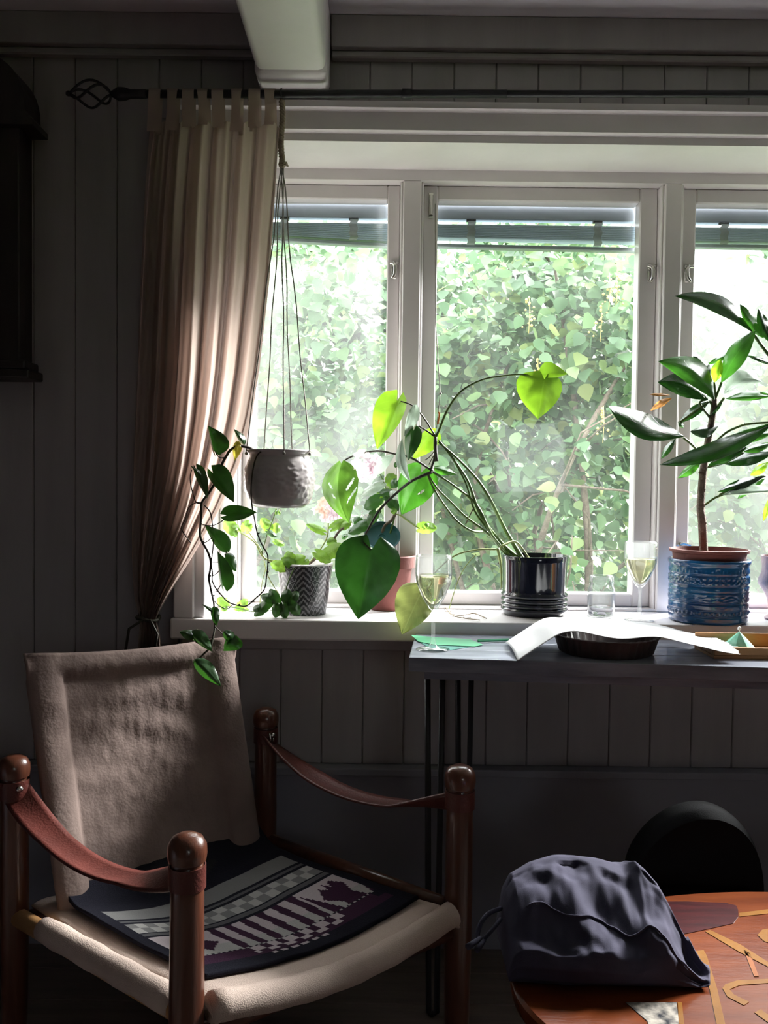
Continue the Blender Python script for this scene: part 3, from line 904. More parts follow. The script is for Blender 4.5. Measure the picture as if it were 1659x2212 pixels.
# finer wall with pressed facets
fine = []
for i in range(len(prof) - 1):
    n_ = 8 if 4 <= i <= 9 else 1
    for k in range(n_): fine.append((lerp(prof[i][0], prof[i + 1][0], k / n_), lerp(prof[i][1], prof[i + 1][1], k / n_)))
fine.append(prof[-1])
def relief(rr, zz, a, i):
    if .012 < zz < .100 and rr > .055 and i < 60:
        f = noise.voronoi(V((math.cos(a) * 6.5, math.sin(a) * 6.5, zz * 92)))[0]
        k = min(1, (zz - .012) / .015, (.100 - zz) / .012)
        return rr + .0036 * k * (f[1] - f[0] - .25)
    return rr
b.lathe(fine, (pc.x, PY, zb), 120, relief); b.done('pot', CERAM, hp, True)
b = B(); b.lathe([(0, h - .016), (.058, h - .018)], (pc.x, PY, zb), 24); b.done('soil', SOIL, hp, True)
hook = rod_at(at(607, 210, PY).x)
b = B(); b.tube([hook + V((0, .0, -.0085)), hook + V((0, -.008, -.004)), hook + V((0, -.0085, .006)), hook + V((0, 0, .011)), hook + V((0, .0085, .004)), hook + V((0, .006, -.010)), hook + V((0, 0, -.020))], .0018, 6); b.done('hook', IRON, hp, True)
knot = at(609, 355, PY)
b = B()
for k in range(3):
    pts = []
    for i in range(60):
        s = i / 59
        c = lerp(hook + V((.001, -.002, -.014)), knot, s) + V((.002 * math.sin(s * 7), 0, 0))
        a = s * 44 + k * 2.094
        pts.append(c + V((math.cos(a), math.sin(a), 0)) * .0036)
    b.tube(pts, .0034, 6)
b.done('rope', ROPE, hp, True)
b = B()
for k in range(14):
    a = k * .45
    b.tube([knot + V((0, 0, .006)), knot + V((math.cos(a) * .006, math.sin(a) * .006, .001)), knot + V((.010 + .004 * math.sin(k), math.sin(a) * .008, .004 * math.cos(k * 2)))], .0012, 4)
b.lathe([(0, -.008), (.006, -.006), (.008, 0), (.006, .007), (0, .009)], knot, 10)
b.done('knot', ROPE, hp, True)
for a in (3.45, 4.95, 5.9, 1.3, 2.2):
    e = V((pc.x + r * .98 * math.cos(a), PY + r * .98 * math.sin(a), zt - .004))
    pts = [lerp(knot, e, i / 12) + V((.003 * math.sin(i * 1.4 + a) * (1 - i / 12), 0, 0)) for i in range(13)]
    b = B(); b.tube(pts, .0014, 5); b.lathe([(0, -.005), (.003, -.003), (.0035, 0), (0, .004)], e + V((0, 0, -.004)), 6); b.done('cord', STRING, hp, True)
VY = 1.885
def vs(pts, r, Y=None, nm='vine'):
    return stem(hp, z(Z3, *pts), r, VINE, Y or VY, nm)
vs([(640, 335, 1.9), (605, 312, 1.89), (520, 300), (460, 325), (425, 375), (395, 430), (375, 500), (345, 570), (290, 660), (235, 735), (232, 830), (225, 900), (222, 980), (240, 1040), (275, 1100), (300, 1170), (300, 1250), (290, 1310), (300, 1380), (315, 1450), (328, 1510, 1.86), (330, 1570, 1.845), (335, 1640, 1.83), (335, 1700, 1.815), (320, 1780, 1.805), (300, 1850, 1.80), (250, 1900, 1.80), (200, 1950, 1.80), (172, 1970, 1.80)], (.0030, .0019))
vs([(760, 322, 1.90), (680, 350, 1.862), (640, 430, 1.856), (615, 600, 1.85), (620, 740, 1.855), (640, 850, 1.87), (660, 960), (700, 1060), (740, 1130), (745, 1200), (735, 1300), (715, 1405), (640, 1480), (580, 1530), (510, 1525), (440, 1500), (390, 1450), (340, 1390), (315, 1330), (318, 1280), (308, 1200), (320, 1100), (325, 1010), (318, 910), (300, 810), (255, 755)], (.0017, .0013))
vs([(238, 738), (190, 735), (135, 775), (110, 860), (80, 920), (90, 960), (150, 1045)], .0011, nm='tendril')
vs([(240, 905), (320, 910), (385, 880), (430, 835)], .0011, nm='petiole')
vs([(235, 1035), (265, 1040), (320, 1000)], .0011, nm='petiole')
vs([(225, 738), (190, 730), (160, 640), (145, 550), (157, 480)], .0012, nm='petiole')
vs([(330, 1490), (370, 1530), (430, 1555), (465, 1525)], .0011, nm='petiole')
vs([(425, 378), (390, 390), (355, 370), (332, 325)], .0013, nm='petiole')
vs([(425, 1110), (415, 1150)], .0010, nm='petiole'); vs([(312, 1300), (345, 1285), (385, 1240)], .0010, nm='petiole'); vs([(315, 1192), (370, 1193)], .0010, nm='petiole'); vs([(325, 1425), (350, 1415), (385, 1365)], .0010, nm='petiole')
vs([(335, 1690), (390, 1740), (430, 1785), (480, 1770)], .0013, 1.805, nm='petiole'); vs([(325, 1770), (290, 1810), (200, 1815), (172, 1765)], .0013, 1.80, nm='petiole')
for k, (x, y) in enumerate([(222, 905), (235, 1040), (300, 1170), (292, 1305), (318, 1455), (743, 1200), (735, 1275), (625, 1500), (515, 1525), (665, 975)]):
    vs([(x, y), (x + 10, y - 6), (x + 16, y - 4)], .0016, nm='stem_node')
def lf(Zf, parent, mat, base, tip, wl, wr, Y, prof='heart', **kw):
    s = 1.0 / {Z3: 3.568, Z4: 2.86, Z6: 2.836, Z7: 5.267, Z8: 2.373}[Zf]
    return leaf(parent, Zf(*base), Zf(*tip), wl * s, wr * s, Y, mat, prof, **kw)
lf(Z3, hp, L_POTH, (332, 338), (283, 140), 14, 128, VY, dY=-.02)
lf(Z3, hp, L_POTY, (510, 265), (488, 412), 42, 30, VY, 'ovate')
lf(Z3, hp, L_POTH, (560, 285), (480, 165), 16, 40, VY + .005, 'ovate')
lf(Z3, hp, L_POTH, (320, 505), (482, 732), 112, 50, VY - .01, dY=-.02)
lf(Z3, hp, L_POTH, (195, 482), (278, 702), 62, 26, VY - .012)
lf(Z3, hp, L_POTH, (228, 520), (148, 448), 12, 16, VY - .02, 'ovate')
lf(Z3, hp, L_POTH, (425, 832), (662, 808), 76, 52, VY - .01, dY=-.02)
lf(Z3, hp, L_POTH, (430, 1112), (258, 905), 42, 86, VY, 'ovate')
lf(Z3, hp, L_POTH, (400, 1372), (356, 1108), 18, 96, VY - .005)
lf(Z3, hp, L_POTH, (415, 1160), (502, 1266), 66, 46, VY + .01)
lf(Z3, hp, L_POTH, (335, 1580), (236, 1516), 14, 15, 1.83, 'ovate')
lf(Z3, hp, L_POTH, (330, 1560), (345, 1690), 42, 30, 1.825)
lf(Z3, hp, L_POTH, (180, 1765), (60, 1728), 44, 40, 1.80, 'ovate')
lf(Z3, hp, L_POTH, (172, 1762), (318, 1885), 78, 26, 1.795)
lf(Z3, hp, L_POTH, (470, 1768), (402, 1878), 105, 34, 1.80)
lf(Z3, hp, L_POTH, (465, 1785), (402, 1728), 36, 46, 1.795, 'round')
lf(Z3, hp, L_POTH, (185, 1955), (385, 2152), 78, 48, 1.79, 'ovate')

# ------------------------------------------------------------------ chevron pot with a geranium
c = on_sill(658, 1331, .045)
gp = thing('potted_geranium', c, 'black and white chevron patterned pot with a pale green geranium', 'potted plant')
HP = at(658, 1216, c.y).z - c.z
rT, rB = 61 * c.y / F, 46 * c.y / F
b = B()
nU, nV = 216, 40
def pot_pt(u, v):
    a = 2 * math.pi * u
    rr = lerp(rB, rT, v)
    return c + V((rr * math.cos(a), rr * math.sin(a), v * HP))
b.grid(pot_pt, nU, nV)
b.lathe([(0, .004), (rB, 0)], c, 24)
b.lathe([(rT, HP), (rT - .002, HP + .0015), (rT - .005, HP), (rT - .007, HP - .02), (0, HP - .02)], c, 48)
bmesh.ops.remove_doubles(b.bm, verts=b.bm.verts[:], dist=1e-5)
CHEV = attrmat('chevron_glaze', rough=0.3, spec=0.5, bump=0.05, bscale=90, coat=0.3)
pot = b.done('pot', CHEV, gp, True)
me = pot.data
ca = me.color_attributes.new('pattern', 'FLOAT_COLOR', 'CORNER')
for p in me.polygons:
    ct = p.center
    a = (math.atan2(ct.y, ct.x) / (2 * math.pi)) % 1.0
    v = ct.z / HP
    rad = math.hypot(ct.x, ct.y)
    col = (.62, .60, .60, 1)
    if v < .97 and rad > lerp(rB, rT, v) * .93:
        s = (a * 14) % 2.0
        if s < 1.15:
            t = abs(s / 1.15 - .5) * 2
            dark = ((v * 8.5 + t * 1.2) % 1.0) < .58
        else:
            q = (s - 1.15) / .85
            t = abs(q * 2 % 1 - .5) * 2
            dark = ((v * 12 + (t if int(v * 12) % 2 else 1 - t) * .8) % 1.0) < .62
        col = (.018, .018, .024, 1) if dark else (.25, .245, .26, 1)
    for li in p.loop_indices: ca.data[li].color = col
GY = c.y
def gs(pts, r, mat=PSTEM, Zf=Z3, par=None, Y=None): return stem(par or gp, z(Zf, *pts), r, mat, Y or GY, 'stem')
gs([(1020, 1220), (900, 1190), (720, 1165), (640, 1040), (510, 950)], .0016)
gs([(860, 1230), (720, 1160), (680, 1080), (590, 950)], .0016)
gs([(1000, 1215), (720, 1170), (730, 1010), (770, 900), (805, 800)], .0013, GSTEM)
gs([(1060, 1210), (1200, 1090), (1290, 960), (1330, 930)], .003, BARK)
gs([(1050, 1210), (1130, 1120), (1200, 1000), (1210, 870)], .0018)
gs([(830, 1440), (760, 1330), (730, 1250), (715, 1175)], .0013); gs([(680, 1540), (700, 1350), (730, 1240)], .001)
for base, tip, wl, wr, mat, dy in [((500, 960), (400, 880), 50, 55, L_GER, .03), ((570, 950), (600, 870), 45, 45, L_GER, .03), ((480, 985), (500, 920), 25, 30, L_GER, .03),
        ((760, 940), (690, 855), 42, 42, L_GER, .04), ((790, 930), (845, 930), 40, 40, L_GER, .04), ((745, 955), (815, 1000), 20, 22, L_GERD, 0), ((800, 1030), (875, 1060), 20, 28, L_GER, .02),
        ((930, 1210), (895, 1110), 50, 50, L_GER, -.04), ((920, 1190), (1035, 1150), 40, 42, L_GER, -.04), ((960, 1230), (850, 1160), 40, 42, L_GER, -.05), ((870, 1240), (765, 1200), 42, 48, L_GER, -.05), ((1010, 1230), (1060, 1170), 26, 26, L_GER, -.04),
        ((1120, 1120), (1230, 1195), 42, 44, L_GER, -.03), ((1200, 1130), (1330, 1060), 55, 58, L_GER, -.02), ((1240, 1060), (1230, 1000), 40, 40, L_GER, .0), ((1170, 960), (1040, 900), 30, 30, L_GER, .03), ((1240, 930), (1340, 860), 34, 34, L_GER, .03), ((1300, 920), (1390, 880), 34, 40, L_GER, .02)]:
    lf(Z3, gp, mat, base, tip, wl, wr, GY + dy, 'round', fold=.006)
# dark ivy-like leaves drooping over the foot of the pot
for base, tip, wl, wr in [((760, 1490), (640, 1610), 46, 40), ((790, 1480), (690, 1450), 40, 36), ((820, 1500), (760, 1400), 40, 40), ((830, 1520), (800, 1620), 40, 44), ((880, 1490), (900, 1400), 42, 44), ((900, 1500), (980, 1420), 40, 44), ((920, 1520), (990, 1600), 46, 44), ((860, 1520), (880, 1630), 42, 40), ((700, 1540), (625, 1560), 30, 30)]:
    lf(Z3, gp, L_GERD, base, tip, wl, wr, GY - .075, 'round', fold=.008)
gs([(950, 1230, GY - .06), (900, 1350, GY - .072), (860, 1490, GY - .07)], .0016, GSTEM)
for base, tip, wl, wr in [((430, 1530), (355, 1470), 44, 44), ((420, 1540), (380, 1560), 28, 28), ((520, 1540), (590, 1480), 34, 34), ((500, 1550), (600, 1560), 22, 22)]:
    lf(Z3, gp, L_GER, base, tip, wl, wr, 2.08, 'round', fold=.006)
gs([(830, 1560, GY - .06), (640, 1575, 2.05), (520, 1550, 2.07), (420, 1535, 2.08)], .0013, GSTEM)
def flower(parent, cpx, rpx, Y, mats, n, seed, squash=.8):
    rng = random.Random(seed)
    for k in range(n):
        a = k * 2.39996; q = math.sqrt((k + .5) / n)
        x, y = cpx[0] + rpx * q * math.cos(a), cpx[1] + rpx * q * math.sin(a) * squash
        ctr = at(x, y, Y - .012 * (1 - q * q) + rng.uniform(-.004, .004))
        nrm = V((math.cos(a) * q * .8, -.8, -math.sin(a) * q * .8 + .1)).normalized()
        t1 = nrm.orthogonal().normalized(); t2 = nrm.cross(t1)
        b = B()
        R_ = rpx * .50 * Y / F
        for p in range(5):
            a0 = p * 2 * math.pi / 5 + rng.uniform(0, .5)
            d = t1 * math.cos(a0) + t2 * math.sin(a0); e = nrm.cross(d)
            def fn(u, v, d=d, e=e):
                w = .42 * math.sin(math.pi * min(1, u * .82 + .06)) ** .8
                return ctr + d * (R_ * u) + e * (R_ * w * (v * 2 - 1)) + nrm * (R_ * (.30 * u - .25 * u * u + .05 * abs(v * 2 - 1)))
            b.grid(fn, 4, 4)
        b.done('floret', mats[k % len(mats)], parent, True, normals=False)
flower(gp, Z3(1210, 790), 27, GY - .02, [PETAL, PETALO, PETAL], 9, 3)
lf(Z3, gp, PETALO, (1250, 770), (1180, 840), 16, 20, GY - .0, 'ell', name='petal')
stem(gp, z(Z3, (810, 800), (805, 790), (812, 780)), .002, GSTEM, GY, 'bud')
for dx in (0, 24):
    lf(Z3, gp, L_GER, (805 + dx, 785), (812 + dx, 832), 11, 11, GY, 'ell', name='bud')

# ------------------------------------------------------------------ terracotta pot with a second geranium, teal saucer leaning in it
c = on_sill(838, 1321, .042)
tp = thing('potted_geranium', c, 'small red terracotta pot half hidden behind the big dark heart-shaped leaf', 'potted plant')
HP = at(838, 1199, c.y).z - c.z
R_ = 58 * c.y / F
b = B(); b.lathe([(0, .003), (R_ * .66, 0), (R_ * .70, .003), (R_ * .88, HP * .76), (R_ * .90, HP * .775), (R_ * .985, HP * .78), (R_, HP * .985), (R_ * .98, HP), (R_ * .90, HP), (R_ * .86, HP * .9), (0, HP * .88)], c, 48); autosmooth(b.done('pot', TERRA, tp), 35)
b = B(); b.lathe([(0, HP * .885), (R_ * .87, HP * .895)], c, 24); b.done('soil', SOIL, tp)
TY = c.y
def ts(pts, r, mat=GSTEM, Y=None): return stem(tp, z(Z7, *pts), r, mat, Y or TY, 'stem')
ts([(760, 1400), (700, 1200), (740, 1040), (820, 970), (865, 890)], .0038, BARK)
ts([(690, 1380), (600, 1200), (560, 1080), (700, 860)], .0024)
ts([(720, 1380), (860, 900), (800, 760), (700, 620)], .0022)
ts([(865, 895), (930, 920), (1010, 980), (1140, 1065)], .0016, PSTEM)
ts([(770, 660), (735, 540), (690, 450), (648, 408)], .0013)
ts([(640, 410), (600, 400), (560, 350)], .0008); ts([(640, 405), (640, 350)], .0008)
for base, tip, wl, wr, mat, dy in [((700, 560), (475, 690), 60, 55, L_GREY, -.02), ((680, 720), (515, 840), 75, 75, L_GERD, -.02), ((640, 870), (560, 1030), 60, 60, L_GERD, -.03), ((540, 1000), (330, 1120), 70, 60, L_GERD, -.02), ((470, 1020), (400, 930), 55, 60, L_GERD, .0),
        ((800, 720), (740, 600), 75, 75, L_GER, .03), ((850, 560), (780, 440), 80, 80, L_GER, .03), ((720, 680), (640, 740), 60, 60, L_GER, .03), ((900, 560), (1030, 500), 50, 40, L_GERD, -.03), ((880, 520), (820, 600), 50, 50, L_GERD, -.03), ((690, 660), (860, 640), 40, 44, L_GERD, -.01), ((880, 700), (800, 640), 50, 45, L_GREY, -.03),
        ((780, 700), (900, 860), 60, 70, L_GERD, .0), ((1140, 1060), (1335, 1060), 78, 62, L_GER, 0), ((1190, 1050), (1250, 1000), 30, 30, L_GER, -.01), ((1000, 330), (1060, 280), 60, 60, L_GER, .03), ((880, 360), (900, 300), 40, 40, L_GERD, .02), ((300, 1170), (270, 1130), 40, 40, L_GERD, .02), ((860, 880), (820, 830), 36, 36, L_GER, -.01)]:
    lf(Z7, tp, mat, base, tip, wl, wr, TY + dy, 'round', fold=.006)
flower(tp, Z7(535, 345), 30, 2.025, [PETAL], 8, 8, .95)
q = V((c.x, c.y, ZS + .0003))
# the saucer
sc_ = at(*Z7(712, 1165), TY - .012)
sa = thing('saucer', sc_ - V((0, 0, .03)), 'round dark teal saucer propped up on the terracotta pot', 'saucer')
R2 = 205 / 5.267 * TY / F
b = B(); b.lathe([(0, .001), (.008, .001), (.009, .003), (.011, .001), (R2 * .86, .002), (R2 * .9, .004), (R2 * .97, .010), (R2, .010), (R2 * .95, .001), (R2 * .85, -.004), (0, -.004)], (0, 0, 0), 44)
rotm = Matrix.Rotation(math.radians(46), 3, 'X') @ Matrix.Rotation(.1, 3, 'Y')
for v in b.bm.verts: v.co = rotm @ v.co + sc_
autosmooth(b.done('dish', TEALC, sa), 45)

for k, pp in enumerate([[(830, 1560), (900, 1572), (985, 1560), (1060, 1590)], [(850, 1575), (930, 1590), (1020, 1600)], [(790, 1500), (830, 1550), (870, 1580)]]):
    b = B()
    P = [atz(*Z4(*t_), ZS + .003) for t_ in pp]
    b.tube([V(t_) for t_ in spline([tuple(t_) for t_ in P], 4)], .0012, 5)
    m_ = P[len(P) // 2]
    for a in (.4, 1.9, 2.8): b.tube([m_, m_ + V((math.cos(a) * .014, math.sin(a) * .010, .002))], [.0011, .0006], 4)
    o = rooted(b.done('dried_twig', ROPE, None, True), P[0]); tag(o, ['pale dried twig on the sill nearest the window', 'pale dried twig on the sill nearest the room', 'short dried twig on the sill behind the wine glass'][k], 'twig', 'dried twigs on the sill')

# ------------------------------------------------------------------ monstera in a black glazed pot
c = on_sill(1153, 1336, .066)
mp_ = thing('potted_monstera', c, 'glossy black ribbed pot with a leaning plant of long stalks and heart leaves', 'potted plant')
HP = at(1155, 1199, c.y).z - c.z
R_ = 71.5 * c.y / F
prof = [(0, .004), (R_ * .86, 0), (R_ * .93, .004)]
for k in range(4):
    z0 = .008 + k * .0115
    prof += [(R_ * .95, z0), (R_ * 1.005, z0 + .004), (R_ * 1.005, z0 + .0075), (R_ * .955, z0 + .0112)]
prof += [(R_ * .95, .058), (R_ * .955, HP * .5), (R_ * .975, HP * .9), (R_ * 1.0, HP * .985), (R_ * .985, HP), (R_ * .93, HP), (R_ * .90, HP * .95), (R_ * .88, HP * .86), (0, HP * .85)]
b = B(); b.lathe(prof, c, 64); autosmooth(b.done('pot', BLACKGL, mp_), 60)
b = B(); b.lathe([(0, HP * .865), (R_ * .885, HP * .855)], c, 24); b.done('soil', SOIL, mp_)
MY = c.y
FY = 2.05
def ms_(pts, r, mat=GSTEM, Y=FY, nm='stalk'): return stem(mp_, z(Z4, *pts), r, mat, Y, nm)
ms_([(1290, 1230, MY), (1215, 1110, MY - .01), (1160, 1010, MY - .02), (1080, 850), (1010, 740), (900, 620), (765, 500)], (.0056, .0026))
ms_([(1250, 1210, MY), (1170, 1140, MY), (1060, 1010), (1010, 920), (985, 850), (945, 740), (880, 640), (790, 520), (765, 490)], (.005, .0022))
ms_([(1230, 1220, MY), (1150, 1160, MY), (1080, 1050), (1000, 890), (860, 770), (720, 680)], (.0045, .0024))
ms_([(1220, 1220, MY), (1130, 1130, MY), (1050, 1050), (930, 960), (850, 880), (760, 790), (700, 700)], (.004, .002))
ms_([(1210, 1210, MY), (1090, 1070, MY), (970, 1050), (880, 990), (800, 890), (730, 780), (695, 700)], (.004, .002))
ms_([(1180, 1180, MY - .02), (1060, 1030), (985, 920), (930, 750), (850, 600)], (.003, .0018))
ms_([(752, 620), (745, 540), (745, 470)], (.0048, .0042), VINE)
ms_([(745, 470), (768, 425), (820, 300), (900, 190), (1020, 120), (1150, 92), (1290, 83), (1400, 108)], (.0036, .0017))
ms_([(745, 470), (690, 430), (640, 400)], .0020, VINE); ms_([(745, 465), (670, 345), (600, 272), (512, 245)], (.0022, .0015), VINE)
ms_([(730, 680), (600, 600), (500, 575), (390, 555), (270, 575), (190, 610), (165, 640)], (.0028, .0017), VINE)
ms_([(725, 685), (600, 740, 2.03), (500, 820, 2.0), (400, 920, 1.985), (330, 1040, 1.975), (300, 1110, 1.968), (350, 1165, 1.962)], (.0040, .0022), VINE)
ms_([(715, 690), (720, 660), (735, 615), (745, 560)], .0028, VINE); ms_([(750, 540), (720, 580), (700, 600), (680, 612)], .0010, VINE, nm='aerial_root'); ms_([(745, 570), (725, 600), (705, 640)], .0010, VINE, nm='aerial_root'); ms_([(760, 390), (770, 330), (765, 315)], .0020, L_DRY, nm='dry_sheath')
ms_([(1320, 1215, MY - .03), (1260, 1130, MY - .05), (1220, 1115, MY - .06), (1160, 1140, MY - .08), (1130, 1162, MY - .085), (1010, 1165, 2.02), (860, 1205, 2.0), (720, 1330, 1.97), (650, 1435, 1.955)], (.0028, .0018), PSTEM)
ms_([(1000, 1190, 2.02), (930, 1270, 2.03), (880, 1370, 2.04), (830, 1530, 2.05)], .0011, PSTEM, nm='aerial_root')
ms_([(1130, 1155, MY - .088), (1150, 1270, MY - .090), (1152, 1400, MY - .088)], (.0040, .0012), PSTEM, nm='dry_sheath')
ms_([(930, 1010), (985, 900)], .0013, BARK, nm='prop_stick')
lf(Z4, mp_, L_MONY, (508, 246), (384, 546), 70, 118, 2.04, dY=.01)
lf(Z4, mp_, L_GREY, (620, 275), (552, 466), 50, 26, 2.03, 'ovate', away=-1)
lf(Z4, mp_, L_MOND, (610, 430), (576, 616), 58, 46, 2.022)
lf(Z4, mp_, L_MONY, (735, 455), (606, 606), 62, 60, 2.07)
lf(Z4, mp_, L_GREY, (540, 480), (592, 748), 34, 32, 2.015, 'ell', bow=-12)
lf(Z4, mp_, L_MONP, (165, 632), (215, 1004), 132, 98, 2.01, 'ovate', bow=-16, holes=((.36, .27, .055, .035, .9), (.52, .33, .045, .030, .9), (.38, .80, .09, .045, -1.0), (.55, .86, .12, .035, -1.0)), nu=56, nv=22)
lf(Z4, mp_, L_MOND, (350, 1165), (268, 1596), 195, 212, 1.962, dY=-.012, nu=20, nv=6, fold=.014)
lf(Z4, mp_, L_MONS, (655, 690), (535, 950), 128, 112, 2.06, holes=((.42, .72, .07, .035, -.6),), nu=56, nv=22)
lf(Z4, mp_, L_MONY, (1418, 112), (1378, 358), 118, 168, 2.045, dY=-.01)
lf(Z4, mp_, L_MONY, (1390, 112), (1564, 80), 100, 14, 2.055, 'ovate')
lf(Z4, mp_, L_MONO, (655, 1432), (538, 1690), 112, 136, 1.958, dY=-.02, wav=.006)
lf(Z7, mp_, L_GREY, (855, 215), (398, 470), 120, 60, 2.085, 'ell', away=-1)  # backlit leaf, its white glare put into the pale colour
lf(Z4, mp_, L_MONS, (740, 660), (880, 700), 26, 30, 2.06, 'ovate')
b = B(); b.tube([at(940, 440, 2.205), at(941, 700, 2.14), at(951, 850, 2.06), at(943, 925, 2.05)], .0011, 5)
b.lathe([(0, -.004), (.004, 0), (0, .004)], at(951, 850, 2.06), 6)
o = rooted(b.done('string', STRING, None, True), at(943, 925, 2.05)); tag(o, 'thin string tied from the sash down to the leaning plant', 'string')

# ------------------------------------------------------------------ blue ceramic pot with tall leafy plant
c = on_sill(1528, 1354, .088)
fp = thing('potted_umbrella_plant', c, 'blue stoneware pot stamped with bands, holding a tall plant with long dark leaves', 'potted plant')
HP = at(1528, 1206, c.y).z - c.z
R_ = 85 * c.y / F
prof = [(0, .004), (R_ * .90, 0), (R_ * .955, .004)]
n_ = 60
for i in range(n_ + 1):
    t = i / n_
    rr = R_ * (.965 + .012 * math.sin(t * math.pi))
    if any(abs(t - q) < .012 for q in (.10, .22, .34, .55, .66, .86)): rr -= .0018
    prof.append((rr, .006 + t * (HP - .022)))
prof += [(R_ * .97, HP - .012), (R_ * 1.005, HP - .008), (R_ * 1.005, HP - .002), (R_ * .98, HP), (R_ * .92, HP), (R_ * .90, HP - .01), (R_ * .89, HP * .5), (0, HP * .45)]
def stamped(rr, zz, a, i):
    t = (zz - .006) / (HP - .022)
    if i > 62 or i < 3: return rr
    k = 0
    if .13 < t < .20: k = math.sin(a * 46 + (t - .165) * 60) * .0013 + math.sin(a * 46 - (t - .165) * 60) * .0013
    if .70 < t < .83: k = (abs(math.sin(a * 21)) - .5) * .0030 * (1 if abs(t - .765) > .02 else -1)
    if .89 < t < .96: k = math.sin(a * 60) * .0009
    if .38 < t < .52: k = .0016 * noise.noise(V((a * 6, t * 70, 2)))
    return rr + k
b = B(); b.lathe(prof, c, 180, stamped); b.done('cover_pot', BLUEGL, fp, True)
b = B(); hz = at(1528, 1186, c.y).z - c.z
b.lathe([(R_ * .80, HP * .6), (R_ * .88, HP - .004), (R_ * .90, hz - .008), (R_ * .965, hz - .006), (R_ * .98, hz), (R_ * .93, hz + .001), (R_ * .87, hz - .012), (0, hz - .016)], c, 56); autosmooth(b.done('inner_pot', TERRA, fp), 35)
b = B(); b.lathe([(0, hz - .012), (R_ * .88, hz - .014)], c, 24); b.done('soil', SOIL, fp)
UY = c.y
def us(pts, r, mat=GSTEM, Y=None, nm='stalk', par=None): return stem(par or fp, z(Z6, *pts), r, mat, Y or UY - .03, nm)
us([(625, 1700, UY), (615, 1500), (605, 1400), (620, 1200), (640, 1060), (670, 900), (685, 800), (690, 740)], (.0098, .0062), BARK, nm='trunk')
for x, y in ((597, 1420), (622, 1300), (628, 1505), (604, 1195), (650, 1065)):
    us([(x - 8, y), (x, y - 2), (x + 10, y)], .0035, BARK, UY - .034, 'scar')
for pts in ([(500, 980), (560, 1030), (618, 1100)], [(660, 755), (690, 800)], [(640, 745), (600, 770), (662, 855)], [(750, 735), (700, 800)], [(740, 1330), (690, 1350), (632, 1392)], [(870, 1070), (760, 1130), (650, 1160)], [(735, 640), (715, 690), (692, 750)], [(690, 640), (695, 745)], [(470, 890), (500, 870), (655, 760)], [(1000, 1215), (900, 1250), (720, 1330)], [(870, 900), (760, 950), (655, 1050)], [(1040, 885), (950, 890), (870, 900)]):
    us(pts, .0028)
def ul(base, tip, wl, wr, mat, dy=0.0, **kw): return lf(Z6, fp, mat, base, tip, wl, wr, UY - .03 + dy, 'ell', wav=.006, lean=1.3, **kw)
ul((500, 972), (42, 786), 78, 84, L_FIC, -.05, bow=12, dY=-.03)
ul((690, 748), (346, 512), 66, 96, L_FICG, -.04, bow=-20)
ul((650, 748), (342, 640), 62, 96, L_FIC, -.02, bow=-10)
ul((650, 620), (446, 505), 40, 34, L_FIC, .02); ul((662, 615), (560, 480), 44, 50, L_FIC, .03)
ul((690, 642), (728, 500), 42, 36, L_FICY, .0); ul((733, 642), (942, 324), 62, 66, L_FICG, -.01, bow=6)
ul((820, 452), (648, 532), 18, 22, L_FICG, .05)
ul((748, 712), (980, 636), 72, 30, L_GREY, -.02, bow=14); ul((760, 742), (1050, 722), 38, 22, L_FICG, .0)
ul((665, 750), (468, 892), 30, 34, L_FIC, .01); ul((712, 910), (540, 942), 56, 18, L_FIC, .0)
ul((1060, 884), (352, 1146), 58, 62, L_FIC, -.05, bow=14, dY=-.02); ul((1060, 950), (750, 1000), 36, 50, L_FICG, .0)
ul((890, 1036), (652, 1152), 34, 36, L_FIC, -.01); ul((612, 1120), (464, 1228), 34, 24, L_FICG, .02)
ul((1060, 1066), (748, 1142), 46, 46, L_FIC, .02); ul((1050, 1008), (858, 1064), 34, 18, L_FICG, .01)
ul((1020, 1130), (908, 1212), 34, 24, L_FICY, .03); ul((1000, 1212), (708, 1312), 34, 30, L_FIC, .0)
ul((738, 1332), (1060, 1305), 52, 10, L_GREY, -.02); ul((1000, 1230), (830, 1356), 20, 30, L_FICG, .03)
ul((1040, 1335), (990, 1492), 20, 22, L_FICY, .0); ul((452, 985), (362, 1112), 22, 24, L_FIC, .02)
ul((432, 735), (298, 814), 16, 26, L_DRY, -.03); ul((420, 720), (290, 715), 8, 10, L_DRY, -.02)
ul((650, 860), (740, 760), 12, 16, L_FIC, .0); ul((470, 880), (500, 920), 16, 16, L_FICG, .0)
